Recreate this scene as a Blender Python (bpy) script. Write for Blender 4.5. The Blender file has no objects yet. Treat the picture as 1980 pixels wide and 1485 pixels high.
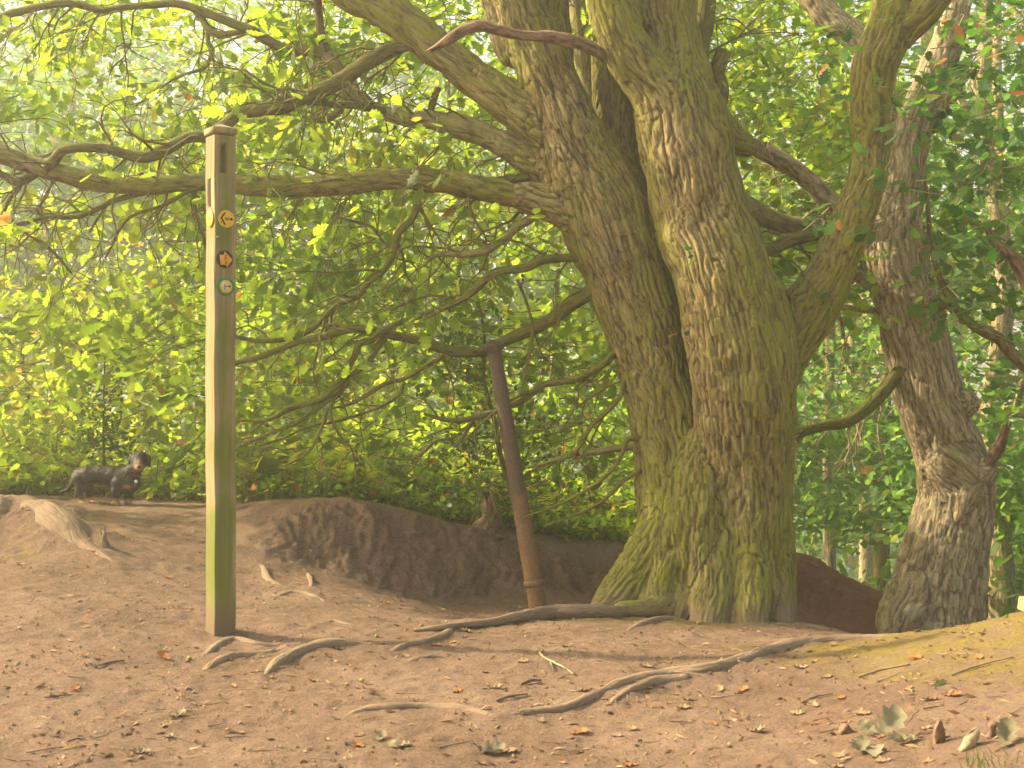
import bpy, math, random
import numpy as np
from mathutils import Vector, Matrix

# ------------------------------------------------------------------ camera, light, exposure
SC = bpy.context.scene
COL = SC.collection
F, CX, CY, CAMZ = 2500.0, 990.0, 742.5, 1.0        # focal length in photo pixels, optical centre, eye height

cam_d = bpy.data.cameras.new('camera')
cam = bpy.data.objects.new('camera', cam_d)
COL.objects.link(cam)
cam.location = (0, 0, CAMZ)
cam.rotation_euler = (math.radians(90), 0, 0)
cam_d.sensor_width = 36
cam_d.lens = 36 * F / 1980.0
cam_d.clip_start = 0.1
cam_d.clip_end = 1500
cam_d.dof.use_dof = True
cam_d.dof.focus_distance = 6.3
cam_d.dof.aperture_fstop = 9.0
SC.camera = cam

SUN_AZ = math.radians(168)      # direction towards the sun, counter-clockwise from +X
SUN_EL = math.radians(35)
world = bpy.data.worlds.new('World')
SC.world = world
world.use_nodes = True
wn = world.node_tree
bg = wn.nodes['Background']
sky = wn.nodes.new('ShaderNodeTexSky')
sky.sky_type = 'NISHITA'
sky.sun_disc = False
sky.sun_elevation = SUN_EL
sky.sun_rotation = math.pi / 2 - SUN_AZ
sky.air_density = 1.0
sky.dust_density = 4.0
sky.ozone_density = 0.6
wb = wn.nodes.new('ShaderNodeMix'); wb.data_type = 'RGBA'; wb.blend_type = 'MULTIPLY'; wb.inputs[0].default_value = 1.0
wb.inputs[7].default_value = (1.0, 0.94, 0.74, 1)        # the photograph's warm white balance
wn.links.new(sky.outputs[0], wb.inputs[6])
wn.links.new(wb.outputs[2], bg.inputs[0])
bg.inputs[1].default_value = 0.15

sun_d = bpy.data.lights.new('sun', 'SUN')
sun = bpy.data.objects.new('sun', sun_d)
COL.objects.link(sun)
sun_d.energy = 3.9
sun_d.angle = math.radians(1.5)
sun_d.color = (1.0, 0.82, 0.58)
sd = Vector((math.cos(SUN_AZ) * math.cos(SUN_EL), math.sin(SUN_AZ) * math.cos(SUN_EL), math.sin(SUN_EL)))
sun.rotation_euler = sd.to_track_quat('Z', 'Y').to_euler()
sun.location = sd * 50

SC.view_settings.view_transform = 'Standard'
SC.view_settings.look = 'None'
SC.view_settings.exposure = 1.64
SC.view_settings.gamma = 1.0
SC.view_settings.use_curve_mapping = False
SC.render.engine = 'CYCLES'
cy = SC.cycles
cy.use_denoising = True
cy.max_bounces = 7
cy.diffuse_bounces = 4
cy.glossy_bounces = 1
cy.transmission_bounces = 5
cy.volume_bounces = 1
cy.transparent_max_bounces = 6
cy.caustics_reflective = False
cy.caustics_refractive = False
cy.sample_clamp_indirect = 5.0
cy.sample_clamp_direct = 12.0

rng = np.random.default_rng(7)
random.seed(7)

# ------------------------------------------------------------------ small helpers
def pt(px, py, Y):
    """point of the place seen at photo pixel (px, py), Y metres in front of the camera"""
    return np.array([(px - CX) / F * Y, Y, CAMZ - (py - CY) / F * Y])

def norm(v):
    v = np.asarray(v, float)
    return v / (np.linalg.norm(v, axis=-1, keepdims=True) + 1e-12)

def mk_mesh(name, V, faces, attrs=None, smooth=True, mats=None, midx=None):
    me = bpy.data.meshes.new(name)
    V = np.ascontiguousarray(V, np.float32)
    me.vertices.add(len(V))
    me.vertices.foreach_set('co', V.ravel())
    if isinstance(faces, np.ndarray):
        faces = [faces]
    faces = [np.asarray(f, np.int32) for f in faces if len(f)]
    flat = np.concatenate([f.ravel() for f in faces])
    tot = np.concatenate([np.full(len(f), f.shape[1], np.int32) for f in faces])
    start = np.concatenate([[0], np.cumsum(tot)[:-1]]).astype(np.int32)
    me.loops.add(len(flat))
    me.loops.foreach_set('vertex_index', flat)
    me.polygons.add(len(tot))
    me.polygons.foreach_set('loop_start', start)
    if smooth:
        me.polygons.foreach_set('use_smooth', np.ones(len(tot), bool))
    for k, a in (attrs or {}).items():
        a = np.ascontiguousarray(a, np.float32)
        if a.ndim == 1:
            at = me.attributes.new(k, 'FLOAT', 'POINT')
            at.data.foreach_set('value', a)
        else:
            at = me.attributes.new(k, 'FLOAT_VECTOR', 'POINT')
            at.data.foreach_set('vector', a.ravel())
    for m in (mats or []):
        me.materials.append(m)
    if midx is not None:
        me.polygons.foreach_set('material_index', np.asarray(midx, np.int32))
    me.update(calc_edges=True)
    me.validate()
    return me

def link(name, me, parent=None):
    o = bpy.data.objects.new(name, me)
    COL.objects.link(o)
    if parent is not None:
        o.parent = parent
        o.matrix_parent_inverse = Matrix.Translation(-Vector(parent.location)) if parent.rotation_euler[2] == 0 else parent.matrix_world.inverted()
    return o

def tag(o, label=None, cat=None, group=None, kind=None):
    if label: o['label'] = label
    if cat: o['category'] = cat
    if group: o['group'] = group
    if kind: o['kind'] = kind
    return o

def thing(name, loc, label, cat, group=None):
    o = bpy.data.objects.new(name, None)
    COL.objects.link(o)
    o.location = [float(c) for c in loc]
    o.empty_display_size = 0.1
    return tag(o, label, cat, group)

# gradient noise in numpy
_P = np.random.default_rng(3).permutation(256)
_P = np.concatenate([_P, _P, _P])
_G = norm(np.random.default_rng(4).normal(size=(256, 3)))
def noise3(P):
    P = np.asarray(P, float)
    I = np.floor(P).astype(int)
    f = P - I
    I &= 255
    u = f * f * f * (f * (f * 6 - 15) + 10)
    out = 0.0
    for dx in (0, 1):
        wx = u[:, 0] if dx else 1 - u[:, 0]
        for dy in (0, 1):
            wy = u[:, 1] if dy else 1 - u[:, 1]
            for dz in (0, 1):
                wz = u[:, 2] if dz else 1 - u[:, 2]
                h = _P[_P[_P[(I[:, 0] + dx) & 255] + ((I[:, 1] + dy) & 255)] + ((I[:, 2] + dz) & 255)]
                g = _G[h]
                d = g[:, 0] * (f[:, 0] - dx) + g[:, 1] * (f[:, 1] - dy) + g[:, 2] * (f[:, 2] - dz)
                out = out + wx * wy * wz * d
    return out * 1.5
def fbm(P, oct=4, gain=0.5):
    P = np.asarray(P, float)
    a, s, o = 1.0, 1.0, 0.0
    for _ in range(oct):
        o = o + a * noise3(P * s + 17.3 * _)
        a *= gain; s *= 2.03
    return o

# ------------------------------------------------------------------ materials
def new_mat(name):
    m = bpy.data.materials.new(name)
    m.use_nodes = True
    nt = m.node_tree
    b = nt.nodes['Principled BSDF']
    b.inputs['Specular IOR Level'].default_value = 0.25
    return m, nt, b
def N(nt, t, **kw):
    n = nt.nodes.new(t)
    for k, v in kw.items():
        if hasattr(n, k): setattr(n, k, v)
        else: n.inputs[k].default_value = v
    return n
def L(nt, a, b): nt.links.new(a, b)
def ramp(nt, fac, stops, interp='LINEAR'):
    r = nt.nodes.new('ShaderNodeValToRGB')
    r.color_ramp.interpolation = interp
    els = r.color_ramp.elements
    while len(els) < len(stops): els.new(0.5)
    for e, (p, c) in zip(els, stops):
        e.position = p
        e.color = (c[0], c[1], c[2], 1) if hasattr(c, '__len__') else (c, c, c, 1)
    L(nt, fac, r.inputs[0])
    return r
def mixc(nt, fac, a, b, mode='MIX'):
    m = nt.nodes.new('ShaderNodeMix')
    m.data_type = 'RGBA'; m.blend_type = mode
    for s, v in ((m.inputs[0], fac), (m.inputs[6], a), (m.inputs[7], b)):
        if isinstance(v, (int, float)): s.default_value = v
        elif isinstance(v, tuple): s.default_value = (v[0], v[1], v[2], 1)
        else: L(nt, v, s)
    return m.outputs[2]
def attr(nt, name, out='Fac'):
    a = nt.nodes.new('ShaderNodeAttribute'); a.attribute_name = name
    return a.outputs[out]
def bump(nt, height, strength, dist, b, prev=None):
    n = nt.nodes.new('ShaderNodeBump')
    n.inputs['Strength'].default_value = strength
    n.inputs['Distance'].default_value = dist
    L(nt, height, n.inputs['Height'])
    if prev is not None: L(nt, prev, n.inputs['Normal'])
    if b is not None: L(nt, n.outputs[0], b.inputs['Normal'])
    return n.outputs[0]
def noise_tex(nt, vec, scale, detail=4, rough=0.55):
    n = nt.nodes.new('ShaderNodeTexNoise')
    n.inputs['Scale'].default_value = scale
    n.inputs['Detail'].default_value = detail
    n.inputs['Roughness'].default_value = rough
    if vec is not None: L(nt, vec, n.inputs['Vector'])
    return n.outputs['Fac']
def geo_pos(nt):
    return nt.nodes.new('ShaderNodeTexCoord').outputs['Object']

def bark_material(name, dark, mid, light, moss, moss_bright):
    m, nt, b = new_mat(name)
    bc = attr(nt, 'bc', 'Vector')
    mp = N(nt, 'ShaderNodeMapping'); mp.inputs['Scale'].default_value = (1, 1, 0.10)
    nz = N(nt, 'ShaderNodeTexNoise'); nz.inputs['Scale'].default_value = 9; nz.inputs['Detail'].default_value = 3
    L(nt, bc, nz.inputs['Vector'])
    add = N(nt, 'ShaderNodeVectorMath', operation='MULTIPLY_ADD')
    L(nt, nz.outputs['Color'], add.inputs[0]); add.inputs[1].default_value = (0.06, 0.06, 0.0); L(nt, bc, add.inputs[2])
    L(nt, add.outputs[0], mp.inputs['Vector'])
    vo = N(nt, 'ShaderNodeTexVoronoi', feature='DISTANCE_TO_EDGE'); vo.inputs['Scale'].default_value = 34
    L(nt, mp.outputs[0], vo.inputs['Vector'])
    fine = noise_tex(nt, mp.outputs[0], 120, 6, 0.7)
    crack = ramp(nt, vo.outputs['Distance'], [(0.0, 0.0), (0.22, 1.0)])
    h = attr(nt, 'bh')
    # colour from the relief itself: dark in the furrows, lighter on the ridge tops
    c1 = ramp(nt, h, [(0.05, dark), (0.5, mid), (0.95, light)])
    c1o = mixc(nt, 0.4, c1.outputs[0], mixc(nt, crack.outputs[0], dark, light))
    fr = ramp(nt, fine, [(0.3, 0.55), (0.7, 1.3)])
    c2 = mixc(nt, 0.8, c1o, fr.outputs[0], 'MULTIPLY')
    mo = attr(nt, 'moss')
    mn = noise_tex(nt, bc, 22, 4, 0.7)
    ma = N(nt, 'ShaderNodeMath', operation='ADD'); L(nt, mo, ma.inputs[0]); L(nt, mn, ma.inputs[1])
    mr = ramp(nt, ma.outputs[0], [(0.62, 0.0), (1.05, 0.85)])
    mcol = mixc(nt, noise_tex(nt, bc, 60, 3), moss, moss_bright)
    hm = ramp(nt, h, [(0.1, 0.25), (0.6, 1.0)])
    mf = N(nt, 'ShaderNodeMath', operation='MULTIPLY'); L(nt, mr.outputs[0], mf.inputs[0]); L(nt, hm.outputs[0], mf.inputs[1])
    c3 = mixc(nt, mf.outputs[0], c2, mcol)
    soil = attr(nt, 'soil')
    c4 = mixc(nt, soil, c3, mixc(nt, fine, (0.17, 0.115, 0.07), (0.30, 0.215, 0.14)))
    L(nt, c4, b.inputs['Base Color'])
    b.inputs['Roughness'].default_value = 0.9
    b.inputs['Specular IOR Level'].default_value = 0.15
    n1 = bump(nt, crack.outputs[0], 0.55, 0.006, None)
    bump(nt, fine, 0.7, 0.006, b, n1)
    return m

M_OAK = bark_material('oak_bark', (0.045, 0.034, 0.014), (0.22, 0.168, 0.07), (0.38, 0.30, 0.145), (0.12, 0.135, 0.014), (0.24, 0.25, 0.024))
M_OAK2 = bark_material('grey_oak_bark', (0.12, 0.092, 0.05), (0.36, 0.285, 0.16), (0.54, 0.45, 0.28), (0.18, 0.17, 0.035), (0.25, 0.23, 0.05))
M_BRANCH = bark_material('branch_bark', (0.055, 0.045, 0.015), (0.15, 0.125, 0.042), (0.25, 0.205, 0.08), (0.10, 0.12, 0.016), (0.16, 0.18, 0.025))
M_PALE = bark_material('pale_branch_bark', (0.10, 0.085, 0.04), (0.25, 0.22, 0.11), (0.36, 0.32, 0.19), (0.24, 0.23, 0.05), (0.3, 0.28, 0.07))
M_DEAD = bark_material('dead_wood', (0.07, 0.043, 0.026), (0.22, 0.138, 0.08), (0.34, 0.23, 0.14), (0.14, 0.13, 0.03), (0.2, 0.18, 0.05))
M_ROOT = bark_material('root_bark', (0.12, 0.085, 0.05), (0.21, 0.15, 0.09), (0.27, 0.195, 0.12), (0.16, 0.14, 0.05), (0.2, 0.17, 0.06))

def leaf_material(name, cols, trans, gloss=0.14, tw=0.64):
    m = bpy.data.materials.new(name); m.use_nodes = True
    nt = m.node_tree; nt.nodes.clear()
    out = nt.nodes.new('ShaderNodeOutputMaterial')
    t = attr(nt, 'tint')
    r = ramp(nt, t, [(i / (len(cols) - 1), c) for i, c in enumerate(cols)])
    r2 = ramp(nt, t, [(i / (len(trans) - 1), c) for i, c in enumerate(trans)])
    d = nt.nodes.new('ShaderNodeBsdfDiffuse'); L(nt, r.outputs[0], d.inputs[0])
    tr = nt.nodes.new('ShaderNodeBsdfTranslucent'); L(nt, r2.outputs[0], tr.inputs[0])
    mx = nt.nodes.new('ShaderNodeMixShader'); mx.inputs[0].default_value = tw
    L(nt, d.outputs[0], mx.inputs[1]); L(nt, tr.outputs[0], mx.inputs[2])
    g = nt.nodes.new('ShaderNodeBsdfGlossy'); g.inputs['Roughness'].default_value = 0.5; g.inputs['Color'].default_value = (1, 1, 1, 1)
    fr = nt.nodes.new('ShaderNodeFresnel'); fr.inputs[0].default_value = 1.4
    mu = N(nt, 'ShaderNodeMath', operation='MULTIPLY'); L(nt, fr.outputs[0], mu.inputs[0]); mu.inputs[1].default_value = gloss
    mc_ = N(nt, 'ShaderNodeMath', operation='MINIMUM'); L(nt, mu.outputs[0], mc_.inputs[0]); mc_.inputs[1].default_value = 0.035
    m2 = nt.nodes.new('ShaderNodeMixShader'); L(nt, mc_.outputs[0], m2.inputs[0])
    L(nt, mx.outputs[0], m2.inputs[1]); L(nt, g.outputs[0], m2.inputs[2])
    L(nt, m2.outputs[0], out.inputs[0])
    return m
# tint 0..0.9 greens, above 0.95 the odd orange autumn leaf
M_LEAF = leaf_material('oak_leaf', [(0.05, 0.09, 0.016), (0.07, 0.115, 0.02), (0.10, 0.14, 0.022), (0.13, 0.155, 0.026), (0.26, 0.10, 0.03)],
                       [(0.24, 0.42, 0.025), (0.36, 0.53, 0.03), (0.44, 0.60, 0.035), (0.53, 0.65, 0.045), (0.75, 0.3, 0.07)])
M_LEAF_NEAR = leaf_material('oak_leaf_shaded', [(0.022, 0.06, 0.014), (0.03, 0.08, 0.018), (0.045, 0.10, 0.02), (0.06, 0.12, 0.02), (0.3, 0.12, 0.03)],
                       [(0.06, 0.2, 0.02), (0.10, 0.28, 0.02), (0.14, 0.34, 0.03), (0.2, 0.4, 0.03), (0.6, 0.25, 0.05)], 0.22, 0.45)  # darker copy of the oak leaf, shade put into the colour
M_LEAF_R = leaf_material('wood_leaf', [(0.04, 0.09, 0.035), (0.05, 0.11, 0.036), (0.07, 0.135, 0.036), (0.095, 0.155, 0.034), (0.22, 0.13, 0.04)],
                       [(0.14, 0.34, 0.07), (0.2, 0.42, 0.07), (0.28, 0.5, 0.07), (0.4, 0.56, 0.06), (0.6, 0.35, 0.07)], 0.15, 0.55)
M_FERN = leaf_material('bracken_leaf', [(0.06, 0.12, 0.015), (0.09, 0.15, 0.018), (0.12, 0.17, 0.02), (0.15, 0.17, 0.025), (0.3, 0.17, 0.04)],
                       [(0.28, 0.46, 0.03), (0.38, 0.56, 0.03), (0.5, 0.62, 0.04), (0.6, 0.62, 0.05), (0.65, 0.4, 0.08)], 0.2)
M_HOLLY = leaf_material('holly_leaf', [(0.03, 0.07, 0.018), (0.04, 0.085, 0.02), (0.055, 0.10, 0.022), (0.07, 0.12, 0.025), (0.08, 0.13, 0.03)],
                       [(0.10, 0.24, 0.03), (0.14, 0.3, 0.03), (0.2, 0.36, 0.04), (0.24, 0.4, 0.04), (0.3, 0.4, 0.05)], 0.3, 0.42)
M_DRY = leaf_material('dry_leaf', [(0.10, 0.055, 0.025), (0.2, 0.12, 0.06), (0.3, 0.2, 0.11), (0.36, 0.27, 0.16), (0.34, 0.15, 0.05)],
                       [(0.12, 0.06, 0.02), (0.2, 0.11, 0.04), (0.26, 0.16, 0.07), (0.3, 0.2, 0.1), (0.4, 0.16, 0.04)], 0.15, 0.2)
M_GREY_LEAF = leaf_material('grey_dry_leaf', [(0.12, 0.10, 0.06), (0.17, 0.15, 0.09), (0.22, 0.195, 0.115), (0.26, 0.235, 0.14), (0.2, 0.15, 0.1)],
                       [(0.14, 0.12, 0.06), (0.2, 0.17, 0.09), (0.2, 0.18, 0.1), (0.2, 0.2, 0.1), (0.2, 0.15, 0.1)], 0.1, 0.2)

def soil_material():
    m, nt, b = new_mat('trodden_soil')
    p = geo_pos(nt)
    big = noise_tex(nt, p, 1.6, 4)
    med = noise_tex(nt, p, 14, 6, 0.65)
    fin = noise_tex(nt, p, 90, 6, 0.75)
    gr = noise_tex(nt, p, 320, 3, 0.7)
    c = ramp(nt, big, [(0.3, (0.205, 0.137, 0.090)), (0.7, (0.29, 0.202, 0.138))])
    c2 = mixc(nt, 0.55, c.outputs[0], ramp(nt, med, [(0.25, (0.62, 0.58, 0.55)), (0.75, (1.2, 1.2, 1.2))]).outputs[0], 'MULTIPLY')
    c3 = mixc(nt, 0.7, c2, ramp(nt, fin, [(0.28, (0.36, 0.33, 0.31)), (0.48, (1, 1, 1)), (0.78, (1.4, 1.37, 1.3))]).outputs[0], 'MULTIPLY')
    c3b = mixc(nt, 0.75, c3, ramp(nt, gr, [(0.32, (0.5, 0.46, 0.44)), (0.6, (1.15, 1.15, 1.15))]).outputs[0], 'MULTIPLY')
    # raw bank: darker, redder humus
    raw = mixc(nt, med, (0.15, 0.092, 0.06), (0.36, 0.235, 0.155))
    raw2 = mixc(nt, 0.85, raw, ramp(nt, fin, [(0.3, 0.45), (0.7, 1.4)]).outputs[0], 'MULTIPLY')
    c4 = mixc(nt, attr(nt, 'bank'), c3b, raw2)
    red = mixc(nt, med, (0.13, 0.06, 0.038), (0.32, 0.155, 0.10))
    red2 = mixc(nt, 0.7, red, ramp(nt, fin, [(0.3, 0.6), (0.7, 1.3)]).outputs[0], 'MULTIPLY')
    c5 = mixc(nt, attr(nt, 'red'), c4, red2)
    mo = attr(nt, 'moss')
    add = N(nt, 'ShaderNodeMath', operation='ADD'); L(nt, mo, add.inputs[0]); L(nt, noise_tex(nt, p, 7, 6, 0.7), add.inputs[1])
    mf = ramp(nt, add.outputs[0], [(0.72, 0.0), (1.02, 0.75)])
    mc = mixc(nt, fin, (0.11, 0.115, 0.012), (0.36, 0.26, 0.05))  # moss green to gold; the gold puts sunlight on the rise into the colour
    c6 = mixc(nt, mf.outputs[0], c5, mc)
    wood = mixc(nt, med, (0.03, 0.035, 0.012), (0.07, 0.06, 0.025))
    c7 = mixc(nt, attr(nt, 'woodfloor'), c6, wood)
    L(nt, c7, b.inputs['Base Color'])
    b.inputs['Roughness'].default_value = 0.95
    b.inputs['Specular IOR Level'].default_value = 0.1
    n0 = bump(nt, med, 0.5, 0.02, None)
    n1 = bump(nt, fin, 0.9, 0.014, None, n0)
    bump(nt, gr, 0.7, 0.003, b, n1)
    return m
M_SOIL = soil_material()

def simple_mat(name, col, rough=0.8, var=0.25, scale=30, bumpd=0.002, stretch=None):
    m, nt, b = new_mat(name)
    p = geo_pos(nt)
    if stretch:
        mp = N(nt, 'ShaderNodeMapping'); mp.inputs['Scale'].default_value = stretch; L(nt, p, mp.inputs['Vector']); p = mp.outputs[0]
    n = noise_tex(nt, p, scale, 5, 0.65)
    c = mixc(nt, 1.0, col, ramp(nt, n, [(0.25, 1 - var), (0.75, 1 + var)]).outputs[0], 'MULTIPLY')
    L(nt, c, b.inputs['Base Color'])
    b.inputs['Roughness'].default_value = rough
    if bumpd: bump(nt, n, 0.6, bumpd, b)
    return m

# ------------------------------------------------------------------ terrain
ctrl = []
def cp(px, py, Y): ctrl.append((*pt(px, py, Y)[:2], pt(px, py, Y)[2]))
def cz(x, Y, z): ctrl.append((x, Y, z))
for px, rows in {
    -350: [(1300, 4.2), (1120, 5.6), (1020, 6.9), (960, 8.2)],
    0: [(1485, 3.35), (1300, 4.2), (1200, 4.9), (1120, 5.7), (1060, 6.4), (1010, 7.1), (965, 8.0)],
    230: [(1485, 3.35), (1300, 4.25), (1200, 5.05), (1130, 5.8), (1060, 6.6), (1010, 7.3), (972, 8.1)],
    425: [(1485, 3.35), (1300, 4.4), (1232, 5.1), (1150, 6.0), (1090, 6.7), (1035, 7.2), (985, 7.7), (968, 8.3)],
    520: [(1485, 3.35), (1240, 5.0), (1150, 6.1), (1110, 6.7), (1060, 7.0), (1000, 7.3), (968, 7.7)],
    600: [(1485, 3.35), (1300, 4.4), (1230, 5.1), (1165, 5.9), (1128, 6.5), (1100, 6.95), (1050, 7.12), (990, 7.25), (966, 7.6)],
    700: [(1225, 5.2), (1160, 6.3), (1125, 6.95), (1050, 7.18), (990, 7.3), (972, 7.6)],
    800: [(1485, 3.35), (1300, 4.45), (1230, 5.2), (1190, 6.0), (1165, 6.7), (1140, 7.15), (1080, 7.28), (1015, 7.4), (993, 7.65)],
    880: [(1190, 6.5), (1160, 7.2), (1100, 7.38), (1035, 7.5), (1018, 7.8)],
    950: [(1205, 5.8), (1187, 6.6), (1165, 7.25), (1100, 7.5), (1045, 7.62), (1022, 7.9)],
    1100: [(1485, 3.35), (1350, 4.05), (1250, 5.0), (1205, 5.8), (1185, 6.5), (1175, 7.3), (1130, 7.7), (1080, 7.85), (1056, 8.1)],
    1190: [(1190, 6.5), (1170, 7.6), (1100, 8.0), (1064, 8.2)],
    1300: [(1230, 5.5), (1198, 6.4), (1190, 6.9)],
    1400: [(1485, 3.25), (1350, 4.0), (1280, 4.65), (1230, 5.6), (1202, 6.5)],
    1530: [(1485, 3.15), (1350, 3.9), (1252, 5.0), (1215, 6.0), (1203, 6.7)],
    1620: [(1235, 5.4), (1218, 6.4)],
    1700: [(1485, 3.05), (1350, 3.75), (1280, 4.3), (1238, 4.9)],
    1840: [(1485, 2.92), (1350, 3.55), (1265, 4.1), (1216, 4.65)],
    1980: [(1485, 2.8), (1350, 3.4), (1250, 3.95), (1185, 4.4)],
    2200: [(1350, 3.1), (1200, 3.9), (1140, 4.3)],
}.items():
    for py, Y in rows: cp(px, py, Y)
for a in [(-4, 2, 0.05), (0, 2, 0.0), (2.5, 2, 0.3), (0, 0, 0), (-4, 0, 0), (4, 0, 0.3), (0, -4, 0), (5, 4, 0.55), (6, 7, 0.0),
          (-6, 6, 0.35), (-6, 9, 0.25), (-3, 9.5, 0.22), (-1.5, 9.5, 0.2), (0, 9.5, 0.0), (0.5, 9.5, -0.1),
          (1.0, 8.0, -0.2), (2.0, 5.9, -0.2), (2.6, 5.4, 0.0), (1.9, 6.9, -0.40), (2.9, 6.4, -0.28),
          (2.0, 7.6, -0.43), (1.6, 7.5, -0.38), (2.6, 7.5, -0.47), (3.4, 7.6, -0.5), (4.5, 8, -0.6),
          (1.80, 8.25, -0.07), (1.95, 8.3, -0.12), (2.15, 8.3, -0.24), (2.4, 8.3, -0.345), (2.9, 8.5, -0.55), (1.45, 8.2, 0.0),
          (1.8, 8.9, -0.35), (2.4, 9.2, -0.9), (3.4, 9.5, -1.1), (1.0, 9.5, -0.4)]: cz(*a)
ctrl = np.array(ctrl)
def _ker(r2): return np.sqrt(r2 + 0.012)
def _fit():
    n = len(ctrl)
    A = np.zeros((n + 3, n + 3))
    d2 = ((ctrl[:, None, :2] - ctrl[None, :, :2]) ** 2).sum(-1)
    A[:n, :n] = _ker(d2) + np.eye(n) * -1e-3
    A[:n, n] = 1; A[:n, n + 1:] = ctrl[:, :2]
    A[n:, :n] = A[:n, n:].T
    return np.linalg.solve(A, np.concatenate([ctrl[:, 2], [0, 0, 0]]))
_W = _fit()
def smooth01(t):
    t = np.clip(t, 0, 1); return t * t * (3 - 2 * t)
def h_base(x, y):
    x = np.asarray(x, float); y = np.asarray(y, float)
    sh = x.shape; x = x.ravel(); y = y.ravel()
    o = np.empty_like(x)
    for i in range(0, len(x), 60000):
        xs, ys = x[i:i + 60000], y[i:i + 60000]
        xc, yc = np.clip(xs, -6, 6), np.clip(ys, -4, 9.6)
        d2 = (xc[:, None] - ctrl[None, :, 0]) ** 2 + (yc[:, None] - ctrl[None, :, 1]) ** 2
        o[i:i + 60000] = _ker(d2) @ _W[:-3] + _W[-3] + _W[-2] * xc + _W[-1] * yc
    # beyond the bank the hill falls away towards the valley
    yy = np.clip(y - 9.5, 0, None)
    slope = 0.13 + 0.12 * smooth01((x + 3) / 6)
    fall = slope * yy
    fall = 26 * (1 - np.exp(-fall / 26))
    return (o - fall).reshape(sh)

def axis(lo, hi, step, out_lo, out_hi, g=1.16):
    a = list(np.arange(lo, hi, step))
    s, p = step, a[-1]
    while p < out_hi:
        s = min(s * g, 12); p += s; a.append(p)
    s, p, b = step, lo, []
    while p > out_lo:
        s = min(s * g, 12); p -= s; b.append(p)
    return np.array(b[::-1] + a)
GX = axis(-3.3, 3.4, 0.0145, -150, 150)
GY = axis(2.5, 8.6, 0.0135, -30, 230)
X, Y_ = np.meshgrid(GX, GY)
H0 = h_base(X, Y_)

def bilin(H, x, y):
    x = np.asarray(x, float); y = np.asarray(y, float)
    i = np.clip(np.searchsorted(GX, x) - 1, 0, len(GX) - 2)
    j = np.clip(np.searchsorted(GY, y) - 1, 0, len(GY) - 2)
    u = (x - GX[i]) / (GX[i + 1] - GX[i]); v = (y - GY[j]) / (GY[j + 1] - GY[j])
    return (H[j, i] * (1 - u) * (1 - v) + H[j, i + 1] * u * (1 - v) + H[j + 1, i] * (1 - u) * v + H[j + 1, i + 1] * u * v)
_HH = H0
def ground(x, y): return float(bilin(_HH, x, y))
def hit(px, py, y0=2.6, y1=11.0):
    ys = np.arange(y0, y1, 0.01)
    xs = (px - CX) / F * ys
    zs = CAMZ - (py - CY) / F * ys
    g = bilin(_HH, xs, ys)
    k = np.nonzero(zs <= g)[0]
    k = k[0] if len(k) else len(ys) - 1
    return np.array([xs[k], ys[k], g[k]])

# exposed roots: path in photo pixels (px, py, width) laid on the ground
ROOTS = [
    ('main', [(640, 1395, 5), (700, 1381, 14), (760, 1378, 20), (830, 1374, 22), (900, 1380, 18), (960, 1392, 12)], 'dusty surface root arching low across the lower middle of the path'),
    ('long', [(920, 1404, 8), (1000, 1386, 14), (1080, 1375, 18), (1150, 1355, 22), (1210, 1330, 26), (1290, 1316, 28), (1370, 1312, 30), (1430, 1290, 32), (1500, 1265, 32), (1580, 1252, 30), (1680, 1240, 22), (1760, 1230, 16)], 'long cracked surface root running up the edge of the mossy rise'),
    ('fork', [(1160, 1376, 8), (1200, 1356, 16), (1260, 1332, 22), (1330, 1322, 26)], 'short root branching beside the long cracked root'),
    ('postA', [(500, 1318, 6), (530, 1297, 20), (570, 1276, 26), (620, 1263, 26), (680, 1256, 24), (730, 1256, 16)], 'thick surface root to the right of the waymark post foot'),
    ('postB', [(384, 1312, 8), (410, 1292, 16), (445, 1278, 20), (480, 1272, 14), (530, 1266, 10), (570, 1262, 6)], 'low curved root just in front of the waymark post'),
    ('postC', [(375, 1280, 6), (410, 1262, 16), (450, 1247, 20), (500, 1252, 14), (550, 1252, 10)], 'humped root end right at the foot of the waymark post'),
    ('mid', [(738, 1272, 5), (780, 1255, 13), (830, 1246, 14), (865, 1229, 16), (874, 1219, 9)], 'thin hooked root in the middle of the path with upturned end'),
    ('mid2', [(765, 1290, 5), (800, 1280, 10), (840, 1273, 10), (880, 1274, 6)], 'short low root below the hooked root'),
    ('tiny', [(520, 1158, 5), (560, 1150, 11), (600, 1155, 12), (640, 1168, 6)], 'short humped root in the hollow below the bank'),
    ('stick', [(600, 1212, 4), (640, 1204, 8), (665, 1207, 9), (700, 1213, 4)], 'dark crooked root tip in the hollow right of the post'),
    ('plate', [(-200, 1060, 40), (-80, 1040, 120), (-20, 1034, 130), (50, 1035, 104), (110, 1050, 76), (165, 1070, 44), (205, 1088, 20), (232, 1100, 6)], 'broad worn root plate sloping down over the left mound'),
    ('bankroot', [(490, 1090, 7), (510, 1105, 12), (520, 1128, 14), (560, 1140, 8)], 'root looping out of the bank just right of the post'),
    ('bankroot2', [(580, 1100, 6), (596, 1112, 8), (602, 1130, 8), (598, 1145, 6)], 'thin curved root hanging from the foot of the bank'),
    ('treeL', [(1130, 1192, 5), (1165, 1186, 10), (1190, 1180, 11), (1230, 1179, 8)], 'little root ridge in front of the big oak left foot'),
    ('treeM', [(1200, 1225, 5), (1240, 1212, 14), (1290, 1204, 16), (1330, 1205, 10)], 'low dusty root in front of the big oak'),
]
root_paths = []
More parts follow.
